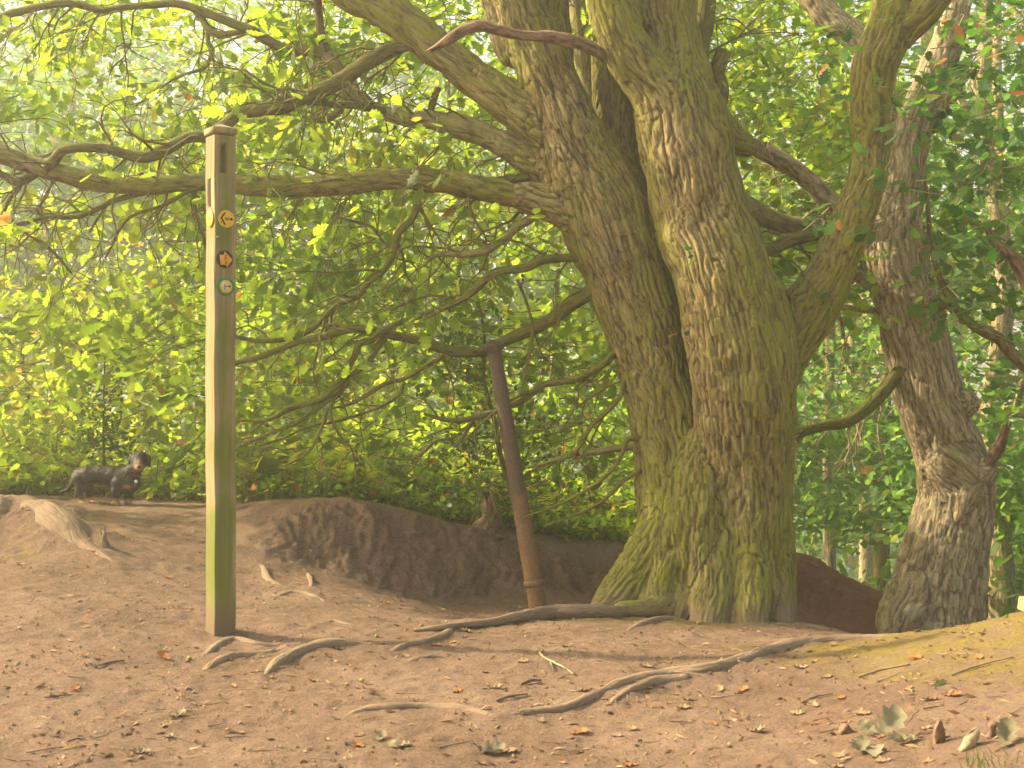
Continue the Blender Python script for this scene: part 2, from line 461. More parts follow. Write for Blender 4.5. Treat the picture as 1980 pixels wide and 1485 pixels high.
for nm, ps, lb in ROOTS:
    Q = []
    for (px, py, w) in ps:
        c = hit(px, py)
        Q.append((*c, w / 2 / F * c[1]))
    root_paths.append((nm, np.array(Q), lb))
def catmull(P, n=6):
    P = np.asarray(P, float)
    Q = np.vstack([2 * P[0] - P[1], P, 2 * P[-1] - P[-2]])
    out = []
    for i in range(1, len(Q) - 2):
        for t in np.arange(n) / n:
            a, b_, c, d = Q[i - 1], Q[i], Q[i + 1], Q[i + 2]
            out.append(0.5 * (2 * b_ + (c - a) * t + (2 * a - 5 * b_ + 4 * c - d) * t * t + (3 * b_ - a - 3 * c + d) * t ** 3))
    out.append(P[-1])
    return np.array(out)
# soil banks up against the roots
H1 = H0.copy()
fineX = (X > -3.4) & (X < 3.5) & (Y_ > 2.4) & (Y_ < 8.7)
for nm, Q, lb in root_paths:
    Qs = catmull(Q, 5)
    x0, x1, y0, y1 = Qs[:, 0].min() - .3, Qs[:, 0].max() + .3, Qs[:, 1].min() - .3, Qs[:, 1].max() + .3
    i0, i1 = np.searchsorted(GX, [x0, x1]); j0, j1 = np.searchsorted(GY, [y0, y1])
    xs, ys = X[j0:j1, i0:i1], Y_[j0:j1, i0:i1]
    best = np.zeros_like(xs)
    for q in Qs:
        d2 = (xs - q[0]) ** 2 + (ys - q[1]) ** 2
        s = min(q[3], 0.05) * 2.3 + 0.006
        best = np.maximum(best, min(q[3], 0.03) * 0.75 * np.exp(-d2 / (2 * s * s)))
    H1[j0:j1, i0:i1] += best
# left mound with a buried root plate, ring of soil at the post, lumps
def lump(cx_, cy_, sx, sy, amp, rot=0.0):
    dx, dy = X - cx_, Y_ - cy_
    c, s = math.cos(rot), math.sin(rot)
    u, v = (dx * c + dy * s) / sx, (-dx * s + dy * c) / sy
    return amp * np.exp(-(u * u + v * v) / 2)
c = hit(60, 1040); H1 += lump(c[0] - .05, c[1], .42, .15, .15, -0.25)
c = hit(150, 1000); H1 += lump(c[0], c[1], .07, .05, .05)
c = hit(425, 1232); H1 += lump(c[0], c[1] + .05, .12, .12, .012)
for (a, b_, s_, h_) in [(545, 1217, .035, .02), (835, 1215, .07, .028), (920, 1207, .06, .03), (990, 1232, .05, .012), (1025, 1288, .05, .012), (560, 1262, .035, .02), (1330, 1232, .04, .02)]:
    c = hit(a, b_); H1 += lump(c[0], c[1], s_, s_ * .7, h_)
# slope, so the bank can be told from the path
gy_, gx_ = np.gradient(H1, GY, GX)
slope = np.hypot(gx_, gy_)
near = fineX.astype(float)
P2 = np.stack([X.ravel(), Y_.ravel(), np.zeros(X.size)], 1)
nb = fbm(P2 * 1.3, 3).reshape(X.shape)
fm = fineX.ravel()
det = np.zeros(X.size)
Pf = P2[fm]
det[fm] = 0.012 * fbm(Pf * 3.1, 3) + 0.006 * fbm(Pf * 14, 3) + 0.005 * np.clip(fbm(Pf * 38, 2), 0, 1)
far_det = 0.12 * nb * smooth01((Y_ - 9) / 6)
steep = smooth01((slope - 0.35) / 0.5) * ((Y_ > 6.6) & (Y_ < 9.0))
H2 = H1 + det.reshape(X.shape) + far_det
# horizontal cut-and-slump relief on the steep bank
V = np.stack([X, Y_, H2], -1).reshape(-1, 3)
nrm = norm(np.stack([-gx_, -gy_, np.ones_like(gx_)], -1)).reshape(-1, 3)
st = steep.ravel()
sm = st > 0.01
Pb = np.stack([V[sm, 0] * 7, V[sm, 1] * 2.5, V[sm, 2] * 3.0], 1)
gul = fbm(Pb, 4)
Pc = V[sm] * np.array([26, 26, 18])
V[sm] += nrm[sm] * (st[sm] * (0.038 * gul + 0.030 * fbm(Pc, 5, 0.6) - 0.02 * np.abs(noise3(V[sm] * np.array([11, 4, 3])))))[:, None]
_HH = H2
# masks painted by place
bank = smooth01((slope - 0.45) / 0.5) * (Y_ > 6.6) * (Y_ < 9.2) * (X > -2.0) * (X < 1.1)
bank = np.maximum(bank, 0.55 * smooth01((0.9 - np.abs(Y_ - 7.1)) / 0.6) * smooth01((X + 1.4) / 0.6) * smooth01((1.0 - X) / .3))
bank = np.clip(bank + 0.35 * nb * (bank > 0.02), 0, 1)
redm = smooth01((X - 1.45) / 0.15) * smooth01((3.6 - X) / .5) * smooth01((Y_ - 6.5) / 0.5) * smooth01((11 - Y_) / 1)
moss = smooth01((X - 0.45 - 0.35 * (4.6 - Y_)) / 0.9) * smooth01((5.6 - Y_) / 0.6) * smooth01((Y_ - 2.0) / .5) * 0.42
moss = np.maximum(moss, 0.55 * np.exp(-(((X - 2.05) / 0.5) ** 2 + ((Y_ - 3.15) / 0.45) ** 2)))
moss = np.maximum(moss, 0.42 * np.exp(-(((X - 0.7) / 0.7) ** 2 + ((Y_ - 6.1) / 0.35) ** 2)))
moss = np.maximum(moss, 0.30 * np.exp(-(((X + 2.5) / 0.4) ** 2 + ((Y_ - 6.2) / 0.4) ** 2)))
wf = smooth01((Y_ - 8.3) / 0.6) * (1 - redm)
ny, nx = X.shape
idx = np.arange(nx * ny).reshape(ny, nx)
quads = np.stack([idx[:-1, :-1], idx[:-1, 1:], idx[1:, 1:], idx[1:, :-1]], -1).reshape(-1, 4)
me = mk_mesh('terrain', V, quads, {'bank': bank.ravel(), 'red': redm.ravel(), 'moss': moss.ravel(), 'woodfloor': wf.ravel()}, True, [M_SOIL])
tag(link('ground', me), 'trodden red-brown sandy soil with an eroded bank and hollow', kind='structure')

# ------------------------------------------------------------------ swept tubes and blended wood
def frames(C):
    n = len(C)
    T = np.zeros_like(C)
    T[1:-1] = C[2:] - C[:-2]; T[0] = C[1] - C[0]; T[-1] = C[-1] - C[-2]
    T = norm(T)
    E1 = np.zeros_like(C)
    u = np.array([0, -1.0, 0.05]); u = norm(u - T[0] * u.dot(T[0]))
    for i in range(n):
        u = norm(u - T[i] * u.dot(T[i])); E1[i] = u
    return T, E1, np.cross(T, E1)

def bark_height(bc, rad):
    """ridge/furrow relief in local bark coordinates, 0..1"""
    q = bc.copy()
    w = np.stack([noise3(bc * 6 + 5), noise3(bc * 6 + 31), np.zeros(len(bc))], 1)
    q = q + w * 0.035
    s = q * np.array([26, 26, 2.6])
    r1 = noise3(s)
    r2 = noise3(s * np.array([1.7, 1.7, 1.9]) + 9)
    h = 1 - np.maximum(np.exp(-(r1 / 0.15) ** 2), 0.75 * np.exp(-(r2 / 0.14) ** 2))
    h = h * (0.75 + 0.35 * noise3(s * 0.45 + 40))
    h = h + 0.16 * noise3(q * np.array([60, 60, 30]))
    return np.clip(h, 0, 1)

def tube(path, sides=10, sub=5, seed=0, amp=0.10, moss=0.3, soil=0.0, rough=0.0, cap=True, jag=False):
    """path rows: x, y, z, radius. Returns vertices, faces, attributes."""
    P = catmull(path, sub) if sub > 1 else np.asarray(path, float)
    P[:, 3] = np.clip(P[:, 3], 0.0006, None)
    C, R = P[:, :3], P[:, 3]
    T, E1, E2 = frames(C)
    S = np.concatenate([[0], np.cumsum(np.linalg.norm(np.diff(C, axis=0), axis=1))])
    a = np.arange(sides) / sides * 2 * math.pi
    ca, sa = np.cos(a), np.sin(a)
    lx = R[:, None] * ca; ly = R[:, None] * sa
    bc = np.stack([lx, ly, np.repeat(S[:, None], sides, 1)], -1).reshape(-1, 3) + seed * 3.71
    D = (E1[:, None, :] * ca[None, :, None] + E2[:, None, :] * sa[None, :, None]).reshape(-1, 3)
    RR = np.repeat(R, sides)
    if amp > 0:
        bh = bark_height(bc, RR)
        big = fbm(bc * np.array([9, 9, 5]), 2)
        disp = RR * amp * (bh - 0.6) + RR * (0.16 + rough) * big
    else:
        bh = np.full(len(bc), 0.6); disp = 0
    V = np.repeat(C, sides, 0) + D * (RR + disp)[:, None]
    if jag:
        V[-sides:] += T[-1] * (rng.random(sides)[:, None] * R[-1] * 3.5)
    n = len(C)
    i = np.arange(n - 1)[:, None] * sides; j = np.arange(sides)[None]
    j2 = (j + 1) % sides
    q = np.stack([i + j, i + j2, i + sides + j2, i + sides + j], -1).reshape(-1, 4)
    tris = []
    if cap:
        base = len(V)
        V = np.vstack([V, C[0], C[-1] - (T[-1] * R[-1] * 1.0 if jag else 0)])
        bc = np.vstack([bc, bc[0], bc[-1]]); bh = np.append(bh, [0.6, 0.3])
        jj = np.arange(sides); kk = (jj + 1) % sides
        tris = np.vstack([np.stack([kk, jj, np.full(sides, base)], 1),
                          np.stack([(n - 1) * sides + jj, (n - 1) * sides + kk, np.full(sides, base + 1)], 1)])
    up = norm(V - np.vstack([np.repeat(C, sides, 0)] + ([C[0:1], C[-1:]] if cap else [])))[:, 2]
    mo = moss + 0.35 * fbm(V * 2.3, 2) + 0.12 * up
    at = {'bc': bc, 'bh': bh, 'moss': mo, 'soil': np.full(len(V), soil)}
    return V, q, tris, at

def tube_obj(name, path, mat, parent, **kw):
    V, q, t, at = tube(path, **kw)
    me = mk_mesh(name, V, [q] + ([np.asarray(t)] if len(t) else []), at, True, [mat])
    return link(name, me, parent)

def batch_tubes(paths, sides=4, moss=0.2):
    Vs, Qs, off = [], [], 0
    bcs = []
    for P in paths:
        P = np.asarray(P, float)
        C, R = P[:, :3], P[:, 3]
        T, E1, E2 = frames(C)
        a = np.arange(sides) / sides * 2 * math.pi
        D = (E1[:, None] * np.cos(a)[None, :, None] + E2[:, None] * np.sin(a)[None, :, None])
        v = (C[:, None] + D * R[:, None, None]).reshape(-1, 3)
        n = len(C)
        i = np.arange(n - 1)[:, None] * sides; j = np.arange(sides)[None]; j2 = (j + 1) % sides
        Qs.append(np.stack([i + j, i + j2, i + sides + j2, i + sides + j], -1).reshape(-1, 4) + off)
        Vs.append(v); off += len(v)
    V = np.vstack(Vs)
    return V, np.vstack(Qs), {'bc': V, 'bh': np.full(len(V), 0.6), 'moss': moss + 0.3 * fbm(V * 2, 2), 'soil': np.zeros(len(V))}

# blended solid from round cones: smooth union on a grid, then surface nets
def blend_solid(polys, h, k=0.05, zmin=None):
    segs = []
    for pi, P in enumerate(polys):
        for a, b_ in zip(P[:-1], P[1:]): segs.append((a, b_))
    allp = np.vstack(polys)
    lo = (allp[:, :3] - allp[:, 3:]).min(0) - 3 * h; hi = (allp[:, :3] + allp[:, 3:]).max(0) + 3 * h
    n = np.ceil((hi - lo) / h).astype(int) + 1
    D = np.full(n, 0.25, np.float32)
    for a, b_ in segs:
        m = max(a[3], b_[3]) + 2.2 * k + 2 * h
        l = np.clip(np.floor((np.minimum(a[:3], b_[:3]) - m - lo) / h).astype(int), 0, n - 1)
        u = np.clip(np.ceil((np.maximum(a[:3], b_[:3]) + m - lo) / h).astype(int) + 1, 1, n)
        gx = (lo[0] + np.arange(l[0], u[0]) * h)[:, None, None] - a[0]
        gy = (lo[1] + np.arange(l[1], u[1]) * h)[None, :, None] - a[1]
        gz = (lo[2] + np.arange(l[2], u[2]) * h)[None, None, :] - a[2]
        ba = (b_[:3] - a[:3]); L2 = ba @ ba + 1e-12
        t = np.clip((gx * ba[0] + gy * ba[1] + gz * ba[2]) / L2, 0, 1)
        d = np.sqrt((gx - ba[0] * t) ** 2 + (gy - ba[1] * t) ** 2 + (gz - ba[2] * t) ** 2) - (a[3] + (b_[3] - a[3]) * t)
        sub = D[l[0]:u[0], l[1]:u[1], l[2]:u[2]]
        kk = np.minimum(k, 0.7 * max(a[3], b_[3]))
        hh = np.clip(0.5 + 0.5 * (sub - d) / kk, 0, 1)
        r = sub * (1 - hh) + d * hh - kk * hh * (1 - hh)
        D[l[0]:u[0], l[1]:u[1], l[2]:u[2]] = r.astype(np.float32)
    D[0] = D[-1] = 0.2; D[:, 0] = D[:, -1] = 0.2; D[:, :, 0] = D[:, :, -1] = 0.2
    S = D < 0
    c = np.zeros(np.array(D.shape) - 1, np.int8)
    for dx in (0, 1):
        for dy in (0, 1):
            for dz in (0, 1):
                c += S[dx:c.shape[0] + dx, dy:c.shape[1] + dy, dz:c.shape[2] + dz]
    I = np.stack(np.nonzero((c > 0) & (c < 8)), 1)
    acc = np.zeros((len(I), 3)); cnt = np.zeros(len(I))
    cor = [(x, y, z) for x in (0, 1) for y in (0, 1) for z in (0, 1)]
    for a in cor:
        for ax in range(3):
            if a[ax]: continue
            b_ = list(a); b_[ax] = 1
            da = D[I[:, 0] + a[0], I[:, 1] + a[1], I[:, 2] + a[2]]
            db = D[I[:, 0] + b_[0], I[:, 1] + b_[1], I[:, 2] + b_[2]]
            m = (da < 0) != (db < 0)
            t = np.where(m, da / np.where(m, da - db, 1), 0)
            p = np.array(a)[None] + (np.array(b_) - np.array(a))[None] * t[:, None]
            acc += p * m[:, None]; cnt += m
    Vv = lo + (I + acc / cnt[:, None]) * h
    vid = np.full(c.shape, -1, np.int32); vid[I[:, 0], I[:, 1], I[:, 2]] = np.arange(len(I))
    Q = []
    for ax in range(3):
        o1, o2 = [(1, 2), (2, 0), (0, 1)][ax]
        sl_a = [slice(1, -1)] * 3; sl_b = [slice(1, -1)] * 3
        sl_a[ax] = slice(0, -1); sl_b[ax] = slice(1, None)
        A, B = S[tuple(sl_a)], S[tuple(sl_b)]
        E = np.stack(np.nonzero(A != B), 1)
        base = E.copy(); base[:, o1] += 1; base[:, o2] += 1
        inside = A[E[:, 0], E[:, 1], E[:, 2]]
        def cell(d1, d2):
            q = base.copy(); q[:, o1] -= d1; q[:, o2] -= d2
            return vid[q[:, 0], q[:, 1], q[:, 2]]
        q = np.stack([cell(1, 1), cell(0, 1), cell(0, 0), cell(1, 0)], 1)
        q[~inside] = q[~inside][:, ::-1]
        Q.append(q)
    Q = np.vstack(Q)
    Q = Q[(Q >= 0).all(1)]
    return Vv, Q

def vnormals(V, Q):
    a = V[Q[:, 2]] - V[Q[:, 0]]; b_ = V[Q[:, 3]] - V[Q[:, 1]]
    n = np.cross(a, b_)
    out = np.zeros_like(V)
    for k in range(4): np.add.at(out, Q[:, k], n)
    return norm(out)

def bark_coords(V, polys):
    best = np.full(len(V), 1e9); bc = np.zeros_like(V); rad = np.zeros(len(V))
    for pi, P in enumerate(polys):
        C, R = P[:, :3], P[:, 3]
        T, E1, E2 = frames(C)
        S = np.concatenate([[0], np.cumsum(np.linalg.norm(np.diff(C, axis=0), axis=1))])
        for i in range(len(C) - 1):
            ba = C[i + 1] - C[i]
            t = np.clip((V - C[i]) @ ba / (ba @ ba), 0, 1)
            c = C[i] + ba * t[:, None]
            d = np.linalg.norm(V - c, axis=1) - (R[i] + (R[i + 1] - R[i]) * t)
            m = d < best
            if not m.any(): continue
            tm = t[m][:, None]
            e1 = E1[i] * (1 - tm) + E1[i + 1] * tm; e2 = E2[i] * (1 - tm) + E2[i + 1] * tm
            w = V[m] - c[m]
            s = S[i] + t[m] * (S[i + 1] - S[i])
            bc[m] = np.stack([(w * e1).sum(1), (w * e2).sum(1), s], 1) + pi * 2.37
            rad[m] = R[i] + (R[i + 1] - R[i]) * t[m]
            best[m] = d[m]
    return bc, rad

def W(lst):   # (px, py, Y, width px) -> x, y, z, radius
    return np.array([[*pt(a, b_, y), w / 2 / F * y] for a, b_, y, w in lst])

def bark_solid(name, polys, mat, parent, h, k, amp, mossf, soilf):
    polys = [catmull(P, 3) for P in polys]
    V, Q = blend_solid(polys, h, k)
    nn = vnormals(V, Q)
    bc, rad = bark_coords(V, polys)
    bh = bark_height(bc, rad)
    a = amp * np.clip(rad / 0.12, 0.25, 1)
    V2 = V + nn * (a * (bh - 0.65) + np.clip(rad * 0.09, 0, 0.014) * fbm(bc * np.array([6, 6, 3]), 3) + 0.012 * fbm(V * 5, 2) * np.clip(rad / 0.15, 0, 1))[:, None]
    me = mk_mesh(name, V2, Q, {'bc': bc, 'bh': bh, 'moss': mossf(V, nn), 'soil': soilf(V)}, True, [mat])
    return link(name, me, parent)

# ------------------------------------------------------------------ the big oak
oak_base = pt(1390, 1200, 6.8); oak_base[2] = ground(oak_base[0], 6.8)
oak = thing('oak_tree', oak_base, 'huge mossy multi-stemmed oak standing in the middle right of the clearing', 'tree')
A = [(1340, 1240, 6.88, 250), (1328, 1120, 6.86, 200), (1312, 1000, 6.85, 150), (1300, 900, 6.9, 134), (1285, 800, 6.92, 130), (1266, 700, 6.94, 138),
     (1238, 600, 6.94, 152), (1204, 500, 6.94, 162), (1178, 430, 6.94, 172), (1148, 360, 6.94, 166), (1118, 300, 6.9, 138), (1078, 200, 6.9, 112), (1040, 100, 6.9, 98), (998, 0, 6.9, 90), (965, -120, 6.9, 84)]
A1b = [(1075, 170, 7.0, 74), (1070, 60, 7.04, 62), (1067, -120, 7.08, 56)]
A0 = [(985, 110, 6.95, 40), (958, 40, 6.98, 38), (930, -90, 7.0, 34)]
A2 = [(1195, 430, 7.0, 110), (1200, 330, 7.1, 90), (1190, 230, 7.14, 80), (1184, 120, 7.16, 72), (1182, 0, 7.2, 66), (1180, -120, 7.2, 60)]
B = [(1440, 1240, 6.76, 205), (1445, 1120, 6.75, 172), (1448, 1000, 6.75, 160), (1445, 900, 6.74, 164), (1442, 800, 6.68, 184), (1438, 720, 6.64, 194),
     (1430, 650, 6.63, 198), (1412, 580, 6.63, 186), (1388, 500, 6.65, 178), (1360, 430, 6.7, 172), (1342, 350, 6.7, 168), (1325, 270, 6.7, 166), (1312, 210, 6.72, 160),
     (1306, 160, 6.75, 122), (1302, 100, 6.78, 106), (1286, 0, 6.8, 112), (1276, -120, 6.8, 104)]
B1 = [(1318, 260, 6.66, 120), (1275, 185, 6.64, 98), (1218, 110, 6.62, 86), (1192, 50, 6.6, 78), (1176, 0, 6.6, 74), (1160, -120, 6.6, 70)]
Cc = [(1470, 740, 6.76, 130), (1515, 665, 6.76, 112), (1556, 610, 6.76, 98), (1600, 540, 6.74, 84), (1640, 445, 6.72, 72), (1668, 370, 6.7, 66), (1683, 300, 6.7, 62),
      (1682, 212, 6.7, 68), (1690, 130, 6.7, 76), (1712, 75, 6.7, 78), (1724, 0, 6.7, 64), (1728, -120, 6.7, 58)]
C2 = [(1712, 82, 6.7, 60), (1760, 48, 6.66, 48), (1800, 12, 6.62, 46), (1850, -60, 6.58, 42)]
Dst = [(1070, 262, 6.9, 84), (1020, 222, 6.92, 76), (960, 182, 6.95, 68), (920, 150, 6.97, 60)]
Hst = [(1150, 430, 6.88, 86), (1090, 404, 6.9, 66), (1040, 388, 6.92, 54), (1000, 378, 6.93, 44)]
Est = [(1105, 350, 6.98, 70), (1050, 325, 7.0, 56), (1000, 296, 7.02, 44)]
Qst = [(1385, 240, 6.8, 60), (1418, 268, 6.85, 44), (1450, 284, 6.88, 34)]
Fl = [[(1300, 960, 6.80, 70), (1262, 1060, 6.74, 86), (1215, 1130, 6.70, 78), (1160, 1190, 6.66, 50)],
      [(1310, 940, 6.74, 50), (1296, 1060, 6.68, 66), (1272, 1150, 6.62, 64), (1255, 1215, 6.56, 50)],
      [(1340, 1000, 6.72, 50), (1338, 1100, 6.66, 60), (1318, 1170, 6.58, 46), (1300, 1215, 6.52, 32)],
      [(1392, 980, 6.70, 50), (1388, 1080, 6.60, 64), (1378, 1150, 6.50, 66), (1370, 1200, 6.42, 62), (1362, 1250, 6.34, 60)],
      [(1452, 1000, 6.68, 50), (1450, 1100, 6.58, 62), (1448, 1180, 6.46, 66), (1446, 1245, 6.38, 70)],
      [(1502, 1000, 6.72, 44), (1505, 1120, 6.64, 50), (1510, 1190, 6.56, 44), (1514, 1235, 6.5, 40)],
      [(1350, 1120, 6.95, 120), (1330, 1230, 7.1, 100)],
      [(1352, 860, 6.76, 60), (1350, 930, 6.73, 100), (1350, 1010, 6.71, 120), (1350, 1100, 6.70, 130)],
      [(1285, 1175, 6.55, 38), (1240, 1178, 6.45, 30), (1200, 1178, 6.42, 28)]]
polys = [W(p) for p in [A, A1b, A0, A2, B, B1, Cc, C2, Dst, Hst, Est, Qst] + Fl]
def moss_oak(V, n):
    px = V[:, 0] / V[:, 1] * F + CX; py = CY - (V[:, 2] - CAMZ) / V[:, 1] * F
    m = 0.30 + 0.30 * fbm(V * np.array([2.4, 2.4, 1.2]), 3)
    m += 0.20 * np.clip(n[:, 0], -0.3, 1) + 0.12 * np.clip(-n[:, 1] * 0.0, 0, 1)
    m += 0.16 * smooth01((-0.0 - V[:, 2]) / 0.5 + 1.0) * 0.6
    m += 0.5 * np.exp(-(((px - 1290) / 32) ** 2 + ((py - 1010) / 70) ** 2))
    m -= 0.30 * np.exp(-(((px - 1320) / 22) ** 2 + ((py - 380) / 130) ** 2))
    m -= 0.22 * np.exp(-(((px - 1180) / 60) ** 2 + ((py - 520) / 90) ** 2))
    m += 0.12 * smooth01((px - 1560) / 60) + 0.09
    m -= 0.18 * np.exp(-(((px - 1100) / 50) ** 2 + ((py - 300) / 160) ** 2))
    return m
def soil_oak(V):
    return 0.85 * smooth01((0.0 - V[:, 2] + 0.06 * fbm(V * 7, 2)) / 0.18)
bark_solid('trunk', polys, M_OAK, oak, 0.008, 0.045, 0.018, moss_oak, soil_oak)

seedc = [0]
BR = []           # world polylines of the branches (for twigs)
def branch(parent, pts, mat=M_BRANCH, name='branch', sides=12, moss=0.42, **kw):
    seedc[0] += 1
    P = W(pts)
    BR.append((P, parent))
    return tube_obj(name, P, mat, parent, sides=sides, sub=6, seed=seedc[0], moss=moss, **kw)
# D: thick limb rising to the upper left
branch(oak, [(1040, 236, 6.91, 70), (1000, 208, 6.93, 70), (940, 168, 6.96, 70), (880, 122, 6.98, 69), (830, 82, 7.0, 70), (780, 42, 7.02, 72), (730, 12, 7.05, 72), (670, -22, 7.1, 68), (560, -90, 7.1, 60)], sides=28, mat=M_OAK, amp=0.2)
# G: mossy branch from the limb
branch(oak, [(800, 84, 7.0, 26), (760, 95, 7.02, 29), (705, 124, 7.0, 32), (655, 158, 6.98, 30), (600, 184, 6.96, 29), (550, 208, 6.94, 27), (505, 213, 6.92, 26), (462, 222, 6.9, 26), (440, 238, 6.9, 24), (405, 262, 6.88, 22), (362, 266, 6.86, 22), (330, 284, 6.84, 24), (290, 302, 6.82, 25), (262, 303, 6.8, 23), (210, 288, 6.78, 19), (160, 285, 6.76, 17), (122, 290, 6.75, 19), (104, 310, 6.75, 22), (88, 326, 6.76, 22)], sides=16, moss=0.42)
# E: pale lichen-grey limb
branch(oak, [(1075, 335, 6.99, 58), (1030, 315, 7.01, 52), (985, 285, 7.04, 50), (940, 264, 7.07, 44), (900, 248, 7.1, 46), (855, 236, 7.12, 42), (830, 232, 7.14, 36), (790, 232, 7.16, 32), (745, 218, 7.2, 27), (700, 195, 7.22, 24), (668, 158, 7.25, 26), (650, 130, 7.25, 26), (630, 108, 7.25, 28)], mat=M_PALE, sides=18, moss=0.25, rough=0.06)
# F: long thin top-left branch
branch(oak, [(640, 118, 7.25, 26), (612, 100, 7.25, 24), (560, 96, 7.28, 19), (520, 78, 7.3, 20), (488, 60, 7.3, 20), (424, 35, 7.32, 17), (371, 14, 7.34, 15), (336, 6, 7.35, 16), (290, 10, 7.36, 15), (247, 13, 7.38, 14), (198, 20, 7.4, 15), (148, 8, 7.4, 15), (106, 8, 7.4, 14), (46, 20, 7.42, 15), (0, 34, 7.42, 14), (-60, 60, 7.42, 13)])
branch(oak, [(632, 110, 7.25, 22), (622, 70, 7.26, 19), (616, 30, 7.26, 17), (612, -20, 7.26, 16), (600, -120, 7.3, 12)], moss=0.2)
branch(oak, [(375, 20, 7.36, 10), (390, 36, 7.38, 14), (402, 56, 7.38, 15), (425, 68, 7.38, 15), (450, 64, 7.38, 13), (470, 60, 7.36, 12)], mat=M_PALE)
branch(oak, [(400, 64, 7.38, 9), (403, 85, 7.36, 10), (411, 98, 7.35, 9), (404, 118, 7.34, 8), (390, 134, 7.34, 7), (350, 146, 7.34, 5), (310, 170, 7.34, 4), (262, 205, 7.34, 3)])
branch(oak, [(660, 150, 7.22, 14), (664, 195, 7.22, 12), (650, 220, 7.2, 14), (620, 232, 7.2, 14), (600, 226, 7.2, 9)], mat=M_PALE)
branch(oak, [(745, 218, 7.18, 18), (700, 206, 7.1, 15), (650, 202, 7.05, 13), (602, 198, 7.0, 11), (550, 190, 6.98, 14), (520, 200, 6.98, 13), (505, 215, 6.96, 10)])
# H: the long horizontal limb
branch(oak, [(1120, 415, 6.89, 72), (1070, 398, 6.91, 58), (1020, 383, 6.93, 52), (975, 374, 6.94, 50), (930, 367, 6.95, 48), (880, 356, 6.96, 48), (830, 348, 6.97, 48), (780, 343, 6.98, 46), (730, 348, 6.98, 45), (670, 354, 6.98, 44), (610, 359, 6.96, 42), (550, 361, 6.94, 41), (490, 359, 6.92, 40), (440, 353, 6.9, 37), (390, 350, 6.88, 34), (330, 355, 6.86, 36), (260, 359, 6.84, 36), (190, 352, 6.82, 36), (120, 336, 6.8, 38), (60, 318, 6.8, 38), (0, 297, 6.78, 38), (-60, 280, 6.78, 34), (-200, 260, 6.78, 26)], sides=26, mat=M_OAK, amp=0.18)
branch(oak, [(1060, 352, 7.0, 26), (1025, 342, 7.0, 20), (985, 350, 7.0, 18), (955, 354, 7.02, 15)], sides=10)
branch(oak, [(70, 336, 6.8, 16), (35, 352, 6.78, 18), (8, 340, 6.78, 15), (-30, 322, 6.76, 13)])
branch(oak, [(42, 350, 6.78, 10), (34, 368, 6.76, 9), (18, 386, 6.76, 8), (6, 412, 6.74, 7), (-10, 430, 6.74, 5)])
branch(oak, [(300, 368, 6.86, 12), (262, 376, 6.86, 12), (212, 391, 6.86, 12), (177, 410, 6.86, 11), (141, 420, 6.85, 10), (88, 421, 6.84, 9), (35, 434, 6.82, 9), (-30, 444, 6.82, 7)])
branch(oak, [(390, 362, 6.84, 8), (360, 372, 6.84, 8), (318, 396, 6.82, 7), (256, 417, 6.8, 6), (230, 446, 6.8, 6), (216, 476, 6.8, 5), (203, 500, 6.8, 4)])
branch(oak, [(372, 365, 6.86, 10), (376, 389, 6.86, 8), (380, 416, 6.88, 7), (393, 455, 6.9, 7), (402, 520, 6.92, 5)])
branch(oak, [(45, 438, 6.84, 5), (55, 455, 6.84, 5), (85, 470, 6.84, 5), (110, 495, 6.84, 5), (140, 530, 6.84, 4)])
branch(oak, [(212, 392, 6.86, 5), (196, 412, 6.86, 5), (172, 450, 6.86, 4)])
# J: drooping branch below the limb
branch(oak, [(806, 372, 6.98, 16), (806, 398, 6.96, 16), (796, 425, 6.96, 14), (770, 452, 6.96, 15), (758, 495, 6.96, 15), (740, 525, 6.96, 12), (712, 548, 6.96, 12), (690, 575, 6.96, 11), (655, 588, 6.98, 11), (628, 612, 7.0, 11), (600, 638, 7.0, 11), (560, 654, 7.0, 10), (510, 660, 7.0, 9), (460, 652, 7.0, 7), (420, 640, 7.0, 6)], moss=0.5)
branch(oak, [(758, 480, 6.96, 8), (735, 462, 6.96, 7), (720, 440, 6.94, 7), (690, 430, 6.94, 6), (655, 420, 6.94, 5)])
branch(oak, [(1032, 418, 6.93, 18), (1000, 440, 6.92, 18), (965, 468, 6.92, 18), (940, 484, 6.92, 17), (900, 492, 6.92, 14), (860, 492, 6.92, 9), (820, 500, 6.92, 6)], mat=M_PALE)
# L
branch(oak, [(1135, 500, 6.9, 22), (1090, 499, 6.88, 19), (1050, 503, 6.86, 18), (1015, 518, 6.86, 17), (975, 523, 6.86, 17), (948, 532, 6.86, 17), (930, 550, 6.86, 16), (905, 570, 6.86, 15), (870, 590, 6.88, 13), (830, 606, 6.9, 12), (790, 618, 6.92, 11), (762, 628, 6.92, 12), (735, 643, 6.94, 14), (715, 658, 6.95, 15), (695, 665, 6.96, 15), (685, 690, 6.96, 14), (672, 712, 6.96, 14), (655, 740, 6.96, 14), (620, 772, 6.96, 13), (590, 782, 6.96, 12), (560, 790, 6.96, 12), (515, 812, 6.96, 9), (465, 812, 6.96, 6)], moss=0.5)
